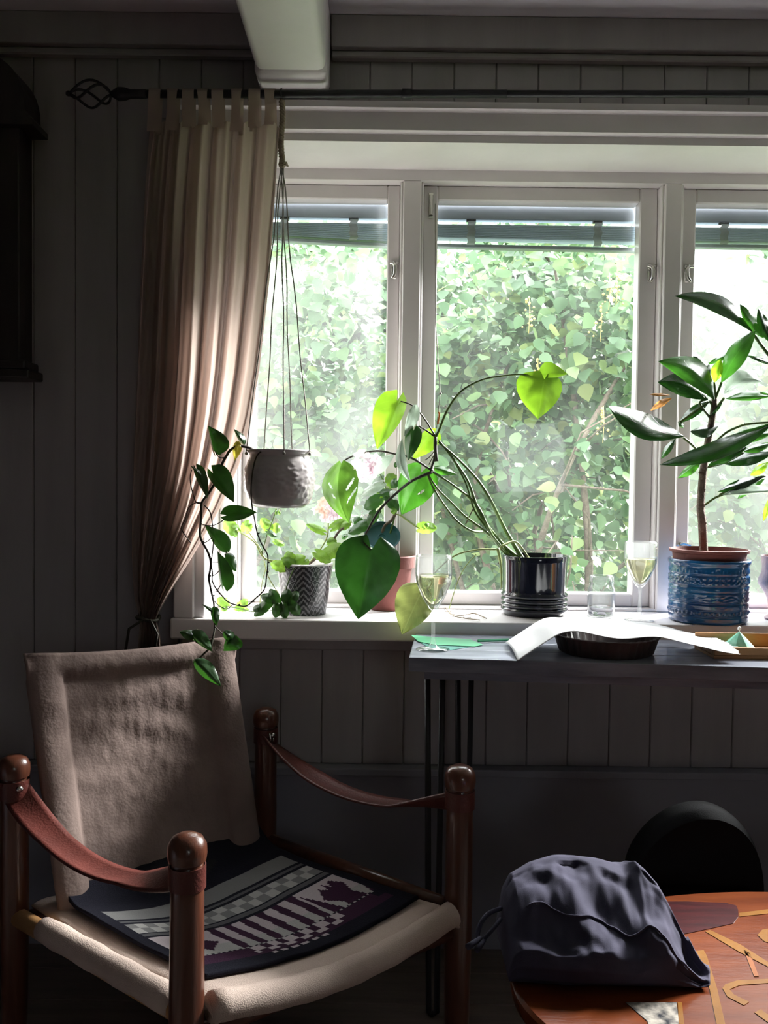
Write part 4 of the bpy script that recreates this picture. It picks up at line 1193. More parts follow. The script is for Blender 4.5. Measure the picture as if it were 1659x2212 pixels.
# neighbour plant whose shoots lean into the picture from the right
q = V((at(1850, 1300, 2.09).x, 2.09, ZS + .0005))
sp2 = thing('potted_umbrella_plant', q, 'plant at the right edge whose long leaves arch in above the blue pot', 'potted plant')
b = B(); b.lathe([(0, .003), (.055, 0), (.062, .004), (.078, .13), (.082, .132), (.083, .15), (.078, .151), (.072, .14), (0, .132)], q, 40); autosmooth(b.done('pot', TERRA, sp2), 35)
b = B(); b.lathe([(0, .137), (.072, .136)], q, 24); b.done('soil', SOIL, sp2)
us([(1560, 1640, 2.09), (1500, 1300, 2.09), (1330, 900, 2.07), (1150, 620, 2.05), (1030, 480, 2.04), (930, 350, 2.04)], (.009, .003), GSTEM, nm='trunk', par=sp2)
for base, tip, wl, wr, mat, bow in [((925, 335), (442, 112), 62, 50, L_FIC, -26), ((990, 370), (846, 162), 26, 60, L_FICG, 6), ((1045, 410), (958, 186), 34, 44, L_FIC, 4), ((1080, 540), (888, 476), 14, 16, L_FIC, 0), ((1060, 500), (1250, 250), 60, 60, L_FICG, 0), ((1160, 640), (1420, 520), 60, 60, L_FIC, 0), ((1300, 900), (1100, 1010), 50, 50, L_FIC, 0)]:
    lf(Z6, sp2, mat, base, tip, wl, wr, 2.045, 'ell', bow=bow, wav=.007, lean=1.2)

# ------------------------------------------------------------------ glass jar, wine glasses, goblet
def wineglass(c, H, R, label, level):
    t = thing('wine_glass', c, label, 'wine glass', 'glasses of white wine')
    k = H / .19
    out = [(0, .0), (R * .88, 0), (R * .90, .0015), (R * .5, .004), (.008, .008), (.0046, .016), (.0040, .05 * k), (.0046, .078 * k), (.010, .084 * k), (R * .60, .105 * k), (R * .90, .132 * k), (R * .99, .150 * k), (R * .99, .165 * k), (R * .96, H)]
    inn = [(R * .96 - .0012, H), (R * .99 - .0013, .165 * k), (R * .99 - .0013, .150 * k), (R * .90 - .0014, .132 * k), (R * .60 - .0016, .1065 * k), (.008, .0875 * k), (0, .0862 * k)]
    def rs(pr):
        return [tuple(q) for q in spline(pr, 3)]
    b = B(); b.lathe(rs(out[5:]) if False else out[:5] + rs(out[5:]) + rs(inn), c, 40); b.done('glass', GLASS, t, True)
    rin = sorted([(z_, r_) for r_, z_ in inn])
    pr = [(0, .0868 * k)]
    for i in range(1, 11):
        zz = lerp(.0872 * k, level * k, i / 10)
        pr.append((float(np.interp(zz, [q[0] for q in rin], [q[1] for q in rin])) - .0007, zz))
    pr.append((0, level * k))
    b = B(); b.lathe(pr, c, 40); b.done('wine', WINE, t, True)
    return t
q = atz(935, 1403, .7305); R1 = 40.5 * q.y / F
wineglass(V((q.x, q.y, .7305)), (at(935, 1200, q.y).z - .7305), R1, 'stemmed glass of white wine on the dark desk beside the green paper', .151)
q = V((at(1381, 1340, 2.035).x, 2.035, ZS + .0005)); R1 = 35.5 * q.y / F
wineglass(q, at(1381, 1170, q.y).z - q.z, R1, 'stemmed glass of white wine on the window sill behind the white paper', .149)
q = V((at(1298, 1335, 2.06).x, 2.06, ZS + .0005))
R1 = 30 * q.y / F; H1 = at(1298, 1243, q.y).z - q.z
jr = thing('glass_jar', q, 'empty clear glass jar with a screw neck and a little water', 'jar')
oj = [(0, .002), (R1 * .85, 0), (R1 * .98, .005), (R1, .012), (R1, H1 * .62), (R1 * .97, H1 * .70), (R1 * .86, H1 * .77), (R1 * .86, H1 * .80), (R1 * .90, H1 * .82), (R1 * .86, H1 * .85), (R1 * .90, H1 * .88), (R1 * .86, H1 * .91), (R1 * .88, H1 * .98), (R1 * .85, H1), (R1 * .80, H1), (R1 * .80, H1 * .77), (R1 * .91, H1 * .69), (R1 * .94, H1 * .6), (R1 * .94, .012), (R1 * .8, .007), (0, .006)]
b = B(); b.lathe(oj, q, 40); b.done('jar', GLASS, jr, True)
b = B(); b.lathe([(0, .0068), (R1 * .79, .0078), (R1 * .93, .0125), (R1 * .93, H1 * .28), (0, H1 * .28)], q, 32); autosmooth(b.done('water', WATER, jr), 40)
q = V((at(1688, 1340, 2.08).x, 2.08, ZS + .0005)); hG = at(1688, 1201, 2.08).z - q.z
k = 2.08 / F
b = B(); b.lathe([(0, .003), (34 * k, 0), (36 * k, .004), (26 * k, .012), (29 * k, hG * .3), (36 * k, hG * .42), (50 * k, hG * .56), (49 * k, hG * .64), (44 * k, hG * .72), (42 * k, hG * .82), (45 * k, hG), (42 * k, hG), (39 * k, hG * .8), (38 * k, hG * .6), (0, hG * .5)], q, 40)
o = rooted(autosmooth(b.done('goblet', PLUMC), 50), q); tag(o, 'plum grey stoneware goblet on the sill at the right edge', 'goblet')

# ================================================================== DESK WITH HAIRPIN LEGS
fl, fr_, bl = atz(883, 1420, .73), atz(1659, 1442, .73), atz(877, 1367, .73)
ang = math.atan2(fr_.y - fl.y, fr_.x - fl.x)
dx_ = V((math.cos(ang), math.sin(ang), 0)); dy_ = V((-math.sin(ang), math.cos(ang), 0))
org = V((fl.x, fl.y, 0))
def dk(a, c_, zz): return org + dx_ * a + dy_ * c_ + V((0, 0, zz))
DW, DD = 1.15, .275
desk = thing('desk', dk(DW / 2, DD / 2, 0), 'narrow dark blue grey plank desk on black hairpin legs', 'desk')
rotd = Matrix.Rotation(ang, 3, 'Z')
for i in range(3):
    y0, y1 = i * DD / 3, (i + 1) * DD / 3
    b = B(); b.box(0, DW, y0 + .0006, y1 - .0006, .702, .73, bev=.0022, seg=2)
    for v in b.bm.verts: v.co = org + rotd @ V((v.co.x, v.co.y, 0)) + V((0, 0, v.co.z))
    b.done('tabletop_plank', DESKP, desk)
b = B()
for (x0, x1, y0, y1) in ((.03, DW - .03, .03, .045), (.03, DW - .03, DD - .045, DD - .03)):
    r_ = bmesh.ops.create_cube(b.bm, size=1.0)
    for v in r_['verts']:
        v.co = dk(lerp(x0, x1, v.co.x + .5), lerp(y0, y1, v.co.y + .5), lerp(.682, .7015, v.co.z + .5))
b.done('batten', DESKP, desk)
for (a, c_, sa_) in ((.035, .045, 1), (.095, DD - .04, 1), (DW - .05, .045, -1), (DW - .05, DD - .04, -1)):
    b = B()
    p0, p1 = dk(a, c_, .702), dk(a + .03 * sa_, c_ - .004, .702)
    f0, f1 = dk(a + .012 * sa_, c_, .008), dk(a + .028 * sa_, c_, .008)
    b.tube([p0, f0, lerp(f0, f1, .5) + V((0, 0, -.004)), f1, p1], .006, 8); b.done('hairpin_leg', IRON, desk, True)

# papers and things on the desk
DT = .7303
def sheet(name, pix, zz, mat, label, cat, th=.0006):
    P = [atz(x, y, zz + th) for x, y in pix]
    b = B(); b.poly(P, th); o = b.done(name, mat)
    c_ = sum(P, V((0, 0, 0))) / len(P); rooted(o, V((c_.x, c_.y, zz)))
    return tag(o, label, cat)
sheet('paper_sheet', [Z4(*p) for p in ((625, 1720), (990, 1760), (840, 1785), (700, 1768))], DT, TEALP, 'dark teal paper lying under the bright green sheet', 'paper')
sheet('paper_sheet', [Z4(*p) for p in ((595, 1692), (700, 1702), (960, 1718), (1040, 1752), (990, 1762), (740, 1752), (640, 1732))], DT + .0012, GREENP, 'bright green folded paper beside the wine glass foot', 'paper')
p0, p1 = atz(*Z4(1005, 1728), DT + .004), atz(*Z4(1200, 1722), DT + .004)
b = B(); b.tube([p0, lerp(p0, p1, .02), lerp(p0, p1, .98), p1], [.0015, .0034, .0034, .0034], 6); o = rooted(b.done('pencil', GREENP), p0); tag(o, 'thin green pencil poking out from under the white paper', 'pencil')
# fluted dish under the white paper
q = V((at(1308, 1400, 1.80).x, 1.80, DT))
b = B(); Rd = 112 * 1.80 / F
b.lathe([(0, .002), (Rd * .86, 0), (Rd * .88, .002), (Rd * .97, .032), (Rd, .034), (Rd, .036), (Rd * .95, .036), (Rd * .85, .005), (0, .005)], q, 144, lambda r_, zz, a, i: r_ * (1 + (.022 * math.cos(36 * a) if 2 <= i <= 6 else 0)))
o = rooted(b.done('fluted_dish', TINB, None, True), q); tag(o, 'dark fluted round dish under the white paper', 'dish')
# the big sheet draped over it; its torn end rests on the tray's front corner
tx0, ty0, ty1 = atz(1552, 1404, .752).x, 1.735, 1.845
near = [(1118, 1428, 1.69), (1160, 1400, 1.70), (1205, 1370, 1.70), (1240, 1364, 1.70), (1290, 1372, 1.70), (1345, 1379, 1.70), (1400, 1377, 1.70), (1440, 1378, 1.70), (1500, 1393, 1.70), (1555, 1408, 1.70), (1600, 1413, 1.70)]
far = [(1092, 1386, 1.87), (1135, 1360, 1.88), (1178, 1335, 1.89), (1215, 1333, 1.90), (1275, 1335, 1.90), (1340, 1339, 1.90), (1385, 1344, 1.90), (1430, 1352, 1.90), (1480, 1363, 1.88), (1515, 1371, 1.86), (1540, 1379, 1.85)]
nA = [at(*q) for q in [tuple(v) for v in spline(near, 6)]]
nB = [at(*q) for q in [tuple(v) for v in spline(far, 6)]]
N_ = len(nA) - 1
def pap(u, v, dz=0):
    i = min(int(round(u * N_)), N_)
    a, c_ = nA[i], nB[i]
    p = lerp(a, c_, v)
    p = p + V((0, 0, .006 * math.sin(math.pi * v) * (1 - u) + .0012 * math.sin(u * 23 + v * 5)))
    if i >= N_ - 2:   # torn fringe
        p = p + V((.012 * noise.noise(V((v * 23, 3.1, i))) + .004 * math.sin(v * 60), 0, 0))
    kx_ = min(1, max(0, (p.x - tx0 + .035) / .03)); ky_ = min(1, max(0, (p.y - 1.70) / .03))
    p.z = max(p.z, DT + .0012 + .0235 * kx_ * ky_)
    return p
b = B(); b.grid(pap, N_, 26)
o = b.done('white_paper', PAPER, None, True)
md = o.modifiers.new('thickness', 'SOLIDIFY'); md.thickness = .0005
rooted(o, V((nA[N_ // 2].x, 1.79, DT))); tag(o, 'large white sheet draped over the dish on the desk', 'paper')
# wooden tray with the cocktail umbrella
tr_ = thing('wooden_tray', (tx0 + .15, 1.81, DT), 'shallow orange brown wooden tray on the desk at the right edge', 'tray')
b = B(); b.box(tx0, tx0 + .30, ty0, ty1, DT, DT + .006); b.done('bottom', TRAYW, tr_)
for (a, c_, d, e, hh) in ((tx0, tx0 + .30, ty0, ty0 + .008, .022), (tx0, tx0 + .30, ty1 - .008, ty1, .034), (tx0, tx0 + .008, ty0 + .008, ty1 - .008, .024), (tx0 + .292, tx0 + .30, ty0 + .008, ty1 - .008, .024)):
    b = B(); b.box(a, c_, d, e, DT + .006, DT + hh, bev=.0015, seg=1); b.done('side', TRAYW, tr_)
uc = at(1597, 1362, 1.79)
ub_ = DT + .0068
cu = thing('cocktail_umbrella', (uc.x, 1.79, ub_), 'small mint green paper cocktail umbrella standing open in the tray', 'cocktail umbrella')
MINT = paint('mint_tissue', (0.16, 0.52, 0.36), (0.30, 0.66, 0.50), rough=.7, scale=70, bump=.05)
CREAM = paint('cream_tissue', (0.66, 0.50, 0.33), (0.5, 0.36, 0.22), rough=.7, scale=70, bump=.05)
hu = uc.z - ub_ - .004
for k in range(8):
    a0, a1 = k * math.pi / 4 + .2, (k + 1) * math.pi / 4 + .2
    b = B()
    def fn(u, v, a0=a0, a1=a1):
        a = lerp(a0, a1, u); rr = .037 * v * (1 - .05 * math.sin(math.pi * u))
        return V((uc.x + rr * math.cos(a), 1.79 + rr * math.sin(a), uc.z - .002 - hu * (v ** 1.12)))
    b.grid(fn, 4, 6); b.done('paper_panel', CREAM if k == 7 else MINT, cu, True)
    b = B(); b.tube([V((uc.x, 1.79, uc.z - .004)), V((uc.x + .036 * math.cos(a0), 1.79 + .036 * math.sin(a0), uc.z - .004 - hu))], .0007, 4); b.done('rib', WOODP, cu)
b = B(); b.tube([V((uc.x, 1.79, ub_)), V((uc.x, 1.79, uc.z + .002))], .0010, 6); b.lathe([(0, -.003), (.0035, -.001), (.0035, .003), (0, .006)], V((uc.x, 1.79, uc.z + .003)), 8); b.done('stick', PAPER, cu, True)

# ================================================================== SAFARI CHAIR
N0, R0_, BR0, BL0 = V((-.269, 1.231, 0)), V((.139, 1.547, 0)), V((-.251, 1.925, 0)), V((-.653, 1.574, 0))
ch = thing('safari_chair', (N0 + R0_ + BR0 + BL0) / 4, 'safari armchair of red-brown wood posts with beige canvas and leather strap arms', 'armchair')
PT = .575
for P in (N0, R0_, BR0, BL0):
    b = B()
    rad = .0235
    b.lathe([(0, 0), (.017, 0), (.019, .006), (.022, .12), (.0245, .28), (.0245, .36), (rad, .48), (rad, PT - .046), (.0222, PT - .044), (.0222, PT - .040), (.0262, PT - .038), (.0278, PT - .028), (.0270, PT - .016), (.0215, PT - .006), (.012, PT - .001), (0, PT)], P, 36)
    autosmooth(b.done('post', WOODR, ch), 50)
# rails
def rail(a, c_, za, zc, rr, name='rail', mat=WOODR):
    b = B(); p, q = V((a.x, a.y, za)), V((c_.x, c_.y, zc)); b.tube([p, lerp(p, q, .5), q], rr, 12); return b.done(name, mat, ch, True)
rail(BL0, N0, .285, .315, .016, mat=WOODP); rail(BR0, R0_, .285, .315, .016); rail(N0, R0_, .282, .282, .013); rail(BL0, BR0, .27, .27, .015)
exv = (BR0 - BL0).normalized(); efv = V((exv.y, -exv.x, 0))
# seat canvas, rolled over front and side rails
def seat_pt(u, v):
    f = lerp(N0, R0_, lerp(.055, .955, u)); g = lerp(BL0, BR0, lerp(.055, .955, u))
    e0 = efv * .030
    p = lerp(f + e0, g, v)
    zz = lerp(.346, .305, v) - .030 * math.sin(math.pi * u) * (1 - .2 * v) - .012 * math.sin(math.pi * v)
    roll = max(0, .12 - v) / .12
    zz -= .030 * roll ** 3
    edge = max(0, .07 - u, u - .93) / .07
    zz -= .012 * edge ** 2
    p = V((p.x, p.y, zz + .0015 * noise.noise(V((u * 9, v * 9, 1)))))
    return p
b = B(); b.grid(seat_pt, 48, 48); o = b.done('seat', CANVASW, ch, True)
md = o.modifiers.new('thickness', 'SOLIDIFY'); md.thickness = .004; md.offset = -1
for s in (0, 1):
    b = B()
    A, C_ = (N0, BL0) if s == 0 else (R0_, BR0)
    pts = [lerp(A, C_, lerp(.055, .78, i / 14)) + exv * (-.002 if s == 0 else .002) + V((0, 0, lerp(.318, .293, i / 14) + (.006 if s == 0 else -.012))) for i in range(15)]
    b.tube(pts, [(.021 if s == 0 else .015) + .0012 * math.sin(i * 1.7) for i in range(15)], 14); b.done('side_hem', CANVASW, ch, True)
b = B()
pts = [lerp(N0, R0_, lerp(.06, .95, i / 20)) + efv * .012 + V((0, 0, .322 - .030 * math.sin(math.pi * i / 20))) for i in range(21)]
b.tube(pts, [.0215 + .0008 * math.sin(i * 1.9) for i in range(21)], 14); b.done('front_hem', CANVASW, ch, True)
# back canvas
th = math.radians(12)
upv = V((0, 0, 1)) * math.cos(th) - efv * math.sin(th)
nrm = exv.cross(upv)
if nrm.dot(efv) < 0: nrm = -nrm
P0 = BL0 + V((0, 0, .45)) + efv * .03
def onpl(x, y):
    d = ray(x, y); return CAM + d * ((P0 - CAM).dot(nrm) / d.dot(nrm))
TL, TR_, BRc, BLc = onpl(47, 1412), onpl(500, 1373), onpl(567, 1846), onpl(128, 1992)
def back_pt(u, v, off=0.0):
    p = lerp(lerp(BLc, BRc, u), lerp(TL, TR_, u), v)
    sag = .022 * math.sin(math.pi * u) * math.sin(math.pi * min(1, .25 + v * .75))
    p = p - nrm * sag - upv * (.010 * math.sin(math.pi * u) * v)
    sl = 0
    for e in (u, 1 - u):
        if e < .155:
            q = (e - .0775) / .0775
            sl = .016 * math.sqrt(max(0, 1 - q * q))
            if e > .147: sl = min(sl, .006)
    w = (.0065 * noise.noise(V((u * 1.6 + 3, v * 5.5, 7))) + .0030 * noise.noise(V((u * 5, v * 13, 3))) + .0012 * noise.noise(V((u * 26, v * 22, 5)))) * min(1, u * 8, (1 - u) * 8)
    if v > .90: sl = max(sl, .010 * math.sin(math.pi * (v - .90) / .10) + .004)
    if v < .035: sl = max(sl, .004)
    return p + nrm * (sl + w + off)
b = B(); b.grid(back_pt, 96, 72); o = b.done('backrest', CANVAS, ch, True)
md = o.modifiers.new('thickness', 'SOLIDIFY'); md.thickness = .004; md.offset = -1
for s, (lo, hi) in enumerate(((BLc, TL), (BRc, TR_))):
    b = B(); e = exv * (.030 if s == 0 else -.030)
    b.tube([lo + e - nrm * .004 - upv * .01, hi + e - nrm * .004 - upv * .012], .0115, 10); b.done('back_slat', WOODR, ch, True)
# leather strap arms
def strap(A, C_, sag, twist0, twist1):
    a = V((A.x, A.y, PT - .060)); c_ = V((C_.x, C_.y, PT - .060))
    d = (c_ - a); d.z = 0; d.normalize(); side = V((-d.y, d.x, 0))
    b = B(); W = .052
    def fn(u, v):
        p = lerp(a, c_, u) - V((0, 0, sag * (1 - abs(2 * u - 1.10) ** 2.0 / 1.21) if u < 1 else 0))
        p.z = PT - .060 - sag * math.sin(math.pi * u ** .95) ** .9 if 0 < u < 1 else PT - .060
        tw = twist0 * max(0, 1 - u / .30) ** 1.3 + twist1 * max(0, (u - .72) / .28) ** 1.2
        wv = side * math.cos(tw) + V((0, 0, 1)) * math.sin(tw)
        w = W * (1 - .35 * max(0, (u - .75) / .25))
        return p + wv * (w * (v - .5)) - V((0, 0, .004 * math.sin(math.pi * v)))
    b.grid(fn, 44, 6); o = b.done('arm_strap', LEATHER, ch, True)
    md = o.modifiers.new('thickness', 'SOLIDIFY'); md.thickness = .0042; md.offset = 0
    for p, f in ((a, .022), (c_, .022)):
        b = B(); b.lathe([(.0245, -.016), (.0262, -.016), (.0262, .016), (.0245, .016), (.0245, -.016)], p, 28); autosmooth(b.done('strap_loop', LEATHER, o))
strap(BL0, N0, .062, math.radians(40), math.radians(75))
strap(BR0, R0_, .062, math.radians(-40), math.radians(-75))
for P in (BL0, BR0):
    p = P + efv * .0255 + V((0, 0, PT - .055))
    b = B(); b.tube([p, p + efv * .004, p + efv * .006], [.006, .0055, .002], 10); b.done('rivet', STEEL, ch, True)
p = BR0 + efv * .026 - exv * .008 + V((0, 0, PT - .062))
b = B(); b.tube([p + V((0, 0, .012)), p + efv * .004, p - V((0, 0, .012))], .0022, 6); b.tube([p + exv * .010 + V((0, 0, .008)), p + exv * .010 - V((0, 0, .016))], .0022, 6); b.done('buckle', STEEL, ch, True)

# woven blanket on the seat
def bl_pt(u, v):
    uu = lerp(.07, .95, u); vv = lerp(.13, .97, v)
    p = seat_pt(uu, vv)
    skew = .02 * (1 - v)
    lift = .008 + .006 * noise.noise(V((u * 2.2, v * 2.2, 9))) + .0045 * math.sin(u * 7 + v * 3)
    if v > .8: lift += .06 * ((v - .8) / .2) ** 2
    return V((p.x, p.y, p.z + lift + .001))
def pat(u, v, k=1):
    navy = (.014, .014, .022); plum = (.045, .018, .040); cream = (.48, .42, .44); grey = (.20, .20, .20); mid = (.105, .105, .112); pale = (.40, .39, .38)
    if u < .055 or u > .955: return navy
    if v < .055: return navy
    if v < .085: return cream if (.34 < u < .62 and (u * 21) % 1 < .6 and v > .065) else navy
    if v < .13: return cream if (.30 < u < .74 and (u * 13 + .35) % 1 < .55 and v > .10) else plum
    if v < .17: return cream if (.30 < u < .74 and (u * 13 - .1) % 1 < .55) else (navy if not .09 < u < .92 else plum)
    if v < .185: return pale if (u * 42) % 1 < .5 else navy
    if v < .42:
        t = (v - .185) / .235
        if .30 < u < .74:
            s = (u * 13 + .1 - t * .15) % 1
            return plum if s < .46 else (cream if t > .35 else pale)
        for cu_, cv_, w_, h_ in ((.19, .46, .085, .34), (.83, .42, .05, .36), (.90, .62, .03, .3)):
            if abs(u - cu_) / w_ + abs(t - cv_) / h_ < 1: return plum
        if .74 < u < .955 and abs((u - .74) * 8 % 1 - .5) * 2 > .2 + .9 * t: return plum
        return pale if t < .35 else cream
    if v < .475: return mid if .435 < v < .46 else navy
    if v < .575: return pale if (int(u * 22) + (1 if v > .525 else 0)) % 2 else grey
    if v < .625: return mid if .59 < v < .612 else navy
    if v < .74: return grey
    if abs(u - .5) / .22 + abs(v - .88) / .1 < 1: return (.02, .02, .024)
    return navy
WOOL = attrmat('woven_wool', rough=.95, spec=.1, bump=.6, bscale=420)
b = B(); b.grid(bl_pt, 150, 110); o = b.done('blanket', WOOL, None, True)
me = o.data
ca = me.color_attributes.new('pattern', 'FLOAT_COLOR', 'CORNER')
uvl = me.uv_layers[0].data
for p in me.polygons:
    uu = sum(uvl[i].uv[0] for i in p.loop_indices) / 4; vv = sum(uvl[i].uv[1] for i in p.loop_indices) / 4
    q = pat(uu, vv)
    for li in p.loop_indices: ca.data[li].color = (*q, 1)
md = o.modifiers.new('thickness', 'SOLIDIFY'); md.thickness = .006; md.offset = 1
rooted(o, (N0 + R0_ + BR0 + BL0) / 4 + V((0, 0, .31))); tag(o, 'woven wool blanket with checks, stripes and diamonds on the chair seat', 'blanket')

# ================================================================== OVAL INLAID TABLE
TZ = .45
TC = V((.59, 1.085, 0)); TA, TB = .425, .262
ct = thing('coffee_table', TC, 'low oval table with glossy orange wood top and inlaid patches', 'table')
b = B()
ring = [(.0, .0), (.985, .0), (.997, -.003), (1.0, -.010), (.995, -.020), (.97, -.024), (0, -.024)]
n = 96
rows = []
for k in range(n):
    a = 2 * math.pi * k / n
    rows.append([b.bm.verts.new((TC.x + TA * q * math.cos(a), TC.y + TB * q * math.sin(a), TZ + zz)) for q, zz in ring])
for k in range(n):
    A, C_ = rows[k], rows[(k + 1) % n]
    for i in range(len(ring) - 1): b.bm.faces.new((A[i], C_[i], C_[i + 1], A[i + 1]))
bmesh.ops.remove_doubles(b.bm, verts=b.bm.verts[:], dist=1e-6)
autosmooth(b.done('tabletop', TOPW, ct), 30)
for sx_, sy_ in ((1, 1), (1, -1), (-1, 1), (-1, -1)):
    b = B(); b.tube([TC + V((sx_ * .22, sy_ * .12, TZ - .024)), TC + V((sx_ * .29, sy_ * .17, 0))], [.020, .012], 12); b.done('leg', WOODR, ct, True)
b = B(); b.box(TC.x - .26, TC.x + .26, TC.y - .15, TC.y + .15, TZ - .055, TZ - .0242, bev=.004, seg=1); b.done('apron', WOODR, ct)
def inlay(pix, mat, lbl=None):
    P = [atz(*Z8(x, y), TZ + .0007) for x, y in pix]
    b = B(); b.poly(P, .0006); o = b.done('inlay', mat, ct)
    if lbl: o['label'] = lbl
inlay([(1120, 468), (1250, 468), (1440, 475), (1495, 488), (1506, 510), (1506, 545), (1480, 580), (1400, 598), (1250, 630), (1120, 650)], INRED, 'dark red mahogany inlay')
inlay([(1512, 526), (1659, 508), (1800, 495), (1800, 515), (1659, 530), (1512, 545)], INYEL)
inlay([(1338, 622), (1362, 614), (1520, 690), (1659, 778), (1800, 860), (1800, 885), (1659, 802), (1510, 725)], INYEL)
inlay([(1290, 722), (1328, 716), (1345, 745), (1400, 920), (1440, 1097), (1460, 1200), (1410, 1200), (1395, 1097), (1360, 920)], INYEL)
inlay([(1425, 912), (1440, 892), (1500, 872), (1659, 864), (1800, 862), (1800, 882), (1659, 886), (1515, 896), (1462, 918), (1485, 945), (1562, 982), (1536, 1000), (1450, 955)], INYEL)
inlay([(1590, 1037), (1620, 1020), (1700, 1075), (1800, 1130), (1800, 1170), (1690, 1110)], INYEL)
inlay([(1533, 715), (1566, 733), (1612, 852), (1588, 852)], INBRN)
inlay([(1605, 640), (1630, 612), (1700, 600), (1700, 690), (1640, 672)], INYEL)
inlay([(930, 985), (1190, 985), (1205, 1110), (1180, 1200), (1080, 1180), (1040, 1080)], INBLK, 'black and white speckled inlay')
inlay([(1196, 985), (1218, 985), (1240, 1200), (1206, 1200)], INYEL)

# ------------------------------------------------------------------ the dark drawstring bag
top = [(1076, 2000), (1080, 1965), (1088, 1920), (1105, 1889), (1150, 1866), (1205, 1853), (1250, 1854), (1300, 1861), (1340, 1872), (1360, 1870), (1372, 1863), (1392, 1880), (1420, 1912), (1440, 1950), (1465, 2000), (1495, 2055), (1520, 2092), (1530, 2112)]
bgx = np.linspace(1076, 1530, 90)
bag = thing('drawstring_bag', atz(1300, 2120, TZ) + V((0, .1, .0015)), 'crumpled dark navy cotton drawstring bag lying on the inlaid table', 'bag')
PROFB = [(0.02, .0), (-.03, .10), (-.045, .26), (-.01, .40), (.10, .52), (.25, .68), (.42, .87), (.56, .98), (.66, 1.0), (.80, .88), (.94, .50), (1.0, .12), (.96, .0)]
def bag_pt(u, v):
    x = lerp(1076, 1530, u)
    yt = interp(top, x)
    f0 = atz(lerp(1100, 1524, u), lerp(2122, 2134, min(1, u * 3)), TZ + .002)
    depth = .235 * math.sin(math.pi * min(.97, max(.05, u * .9 + .08))) ** .45 * lerp(1.0, .55, max(0, u - .6) / .4)
    Yr = f0.y + depth * .66
    rp = at(x, yt, Yr)
    H = max(.012, rp.z - TZ)
    pv = interp([(i / (len(PROFB) - 1), q[0]) for i, q in enumerate(PROFB)], v)
    pz = interp([(i / (len(PROFB) - 1), q[1]) for i, q in enumerate(PROFB)], v)
    Y = f0.y + depth * pv
    X = lerp(f0.x, rp.x, min(1, pz))
    p = V((X, Y, TZ + .002 + H * pz))
    if 0 < v < 1:
        k = math.sin(math.pi * min(1, v * 1.05)) * min(1, u * 9, (1 - u) * 9)
        w = .017 * noise.noise(V((u * 3.0 + v * 2.5, v * 4.5 - u * 1.5, 4))) + .009 * noise.noise(V((u * 9 + v * 6, v * 7, 8))) + .0035 * noise.noise(V((u * 22, v * 18, 2)))
        ridge = -abs(noise.noise(V((u * 4.2 - v * 3.0, v * 3.2 + u, 12)))) * .026 + .006
        if .25 < v < .62: p = p + V((0, -.5, .86)) * ((w + ridge) * k)
        else: p = p + V((0, -.3, .5)) * ((w + ridge) * k * .4)
        if v > .55 and v < .75: p.z = min(p.z, rp.z + .002) if rp.z - TZ > .03 else p.z
    p.z = max(p.z, TZ + .0018)
    return p
b = B(); rows = b.grid(bag_pt, 110, 84)
for rw in (rows[0], rows[-1]):
    try: b.bm.faces.new(rw)
    except ValueError: pass
for v0, v1 in zip([r_[0] for r_ in rows[:-1]], [r_[0] for r_ in rows[1:]]): pass
b.done('body', NAVY, bag, True)
b = B()
sm = []
for i in range(60):
    u = lerp(.10, .97, i / 59); v = lerp(.43, .30, i / 59) + .015 * math.sin(i * .35)
    sm.append(bag_pt(u, v) + V((0, -.001, .0014)))
b.tube(sm, .0016, 5); b.done('seam', NAVY, bag, True)
b = B()
cA = [at(1084, 1962, 1.16), at(1058, 1972, 1.15), at(1040, 1992, 1.14), at(1032, 2018, 1.13), at(1040, 2032, 1.12), at(1062, 2010, 1.125), at(1082, 1985, 1.14)]
b.tube([V(q) for q in spline([tuple(q) for q in cA], 5)], .0030, 6)
cB = [at(1040, 2026, 1.12), at(1024, 2036, 1.11), at(1010, 2046, 1.10)]
b.tube(cB, [.003, .0034, .0042], 6); b.tube([at(1046, 2030, 1.12), at(1038, 2042, 1.11), at(1030, 2052, 1.10)], [.003, .0034, .0042], 6)
b.done('drawcord', NAVY, bag, True)

# ------------------------------------------------------------------ low round-backed chair in the dark behind the table
BLACKF = clothmat('black_felt', (.004, .004, .005), (.003, .003, .004), scale=20, weave=500, bump=.1)
bc = V((at(1512, 1900, 1.47).x, 1.47, 0))
rc = thing('tub_chair', bc + V((0, .08, 0)), 'low black round-backed chair in the shadow behind the oval table', 'chair')
ztop = at(1512, 1737, 1.47).z
hw = 128 * 1.47 / F
b = B()
def rb_pt(u, v):
    a = math.pi * u
    w = hw * (1 + .12 * math.cos(a) ** 2)
    zc = ztop - .155
    x = -math.cos(a) * w; zz = zc + math.sin(a) ** .85 * .155 if 0 < u < 1 else zc
    c_ = V((bc.x, bc.y, 0))
    q = abs(v * 2 - 1)
    base = V((x * .02, 0, zc))
    return c_ + V((x * (1 - .0 * q), .035 * (v * 2 - 1) + .03 * (x / hw) ** 2, zz - .012 * q ** 4))
b.grid(rb_pt, 40, 6)
def rb_face(yy):
    vs_ = []
    for i in range(41):
        p = rb_pt(i / 40, 0 if yy < 0 else 1); vs_.append(b.bm.verts.new(p))
    b.bm.faces.new(vs_)
rb_face(-1); rb_face(1)
bmesh.ops.remove_doubles(b.bm, verts=b.bm.verts[:], dist=1e-5)
autosmooth(b.done('backrest', BLACKF, rc), 50)
b = B(); b.box(bc.x - hw * 1.05, bc.x + hw * 1.05, bc.y - .02, bc.y + .14, .30, .36, bev=.02, seg=3); b.done('seat', BLACKF, rc, True)
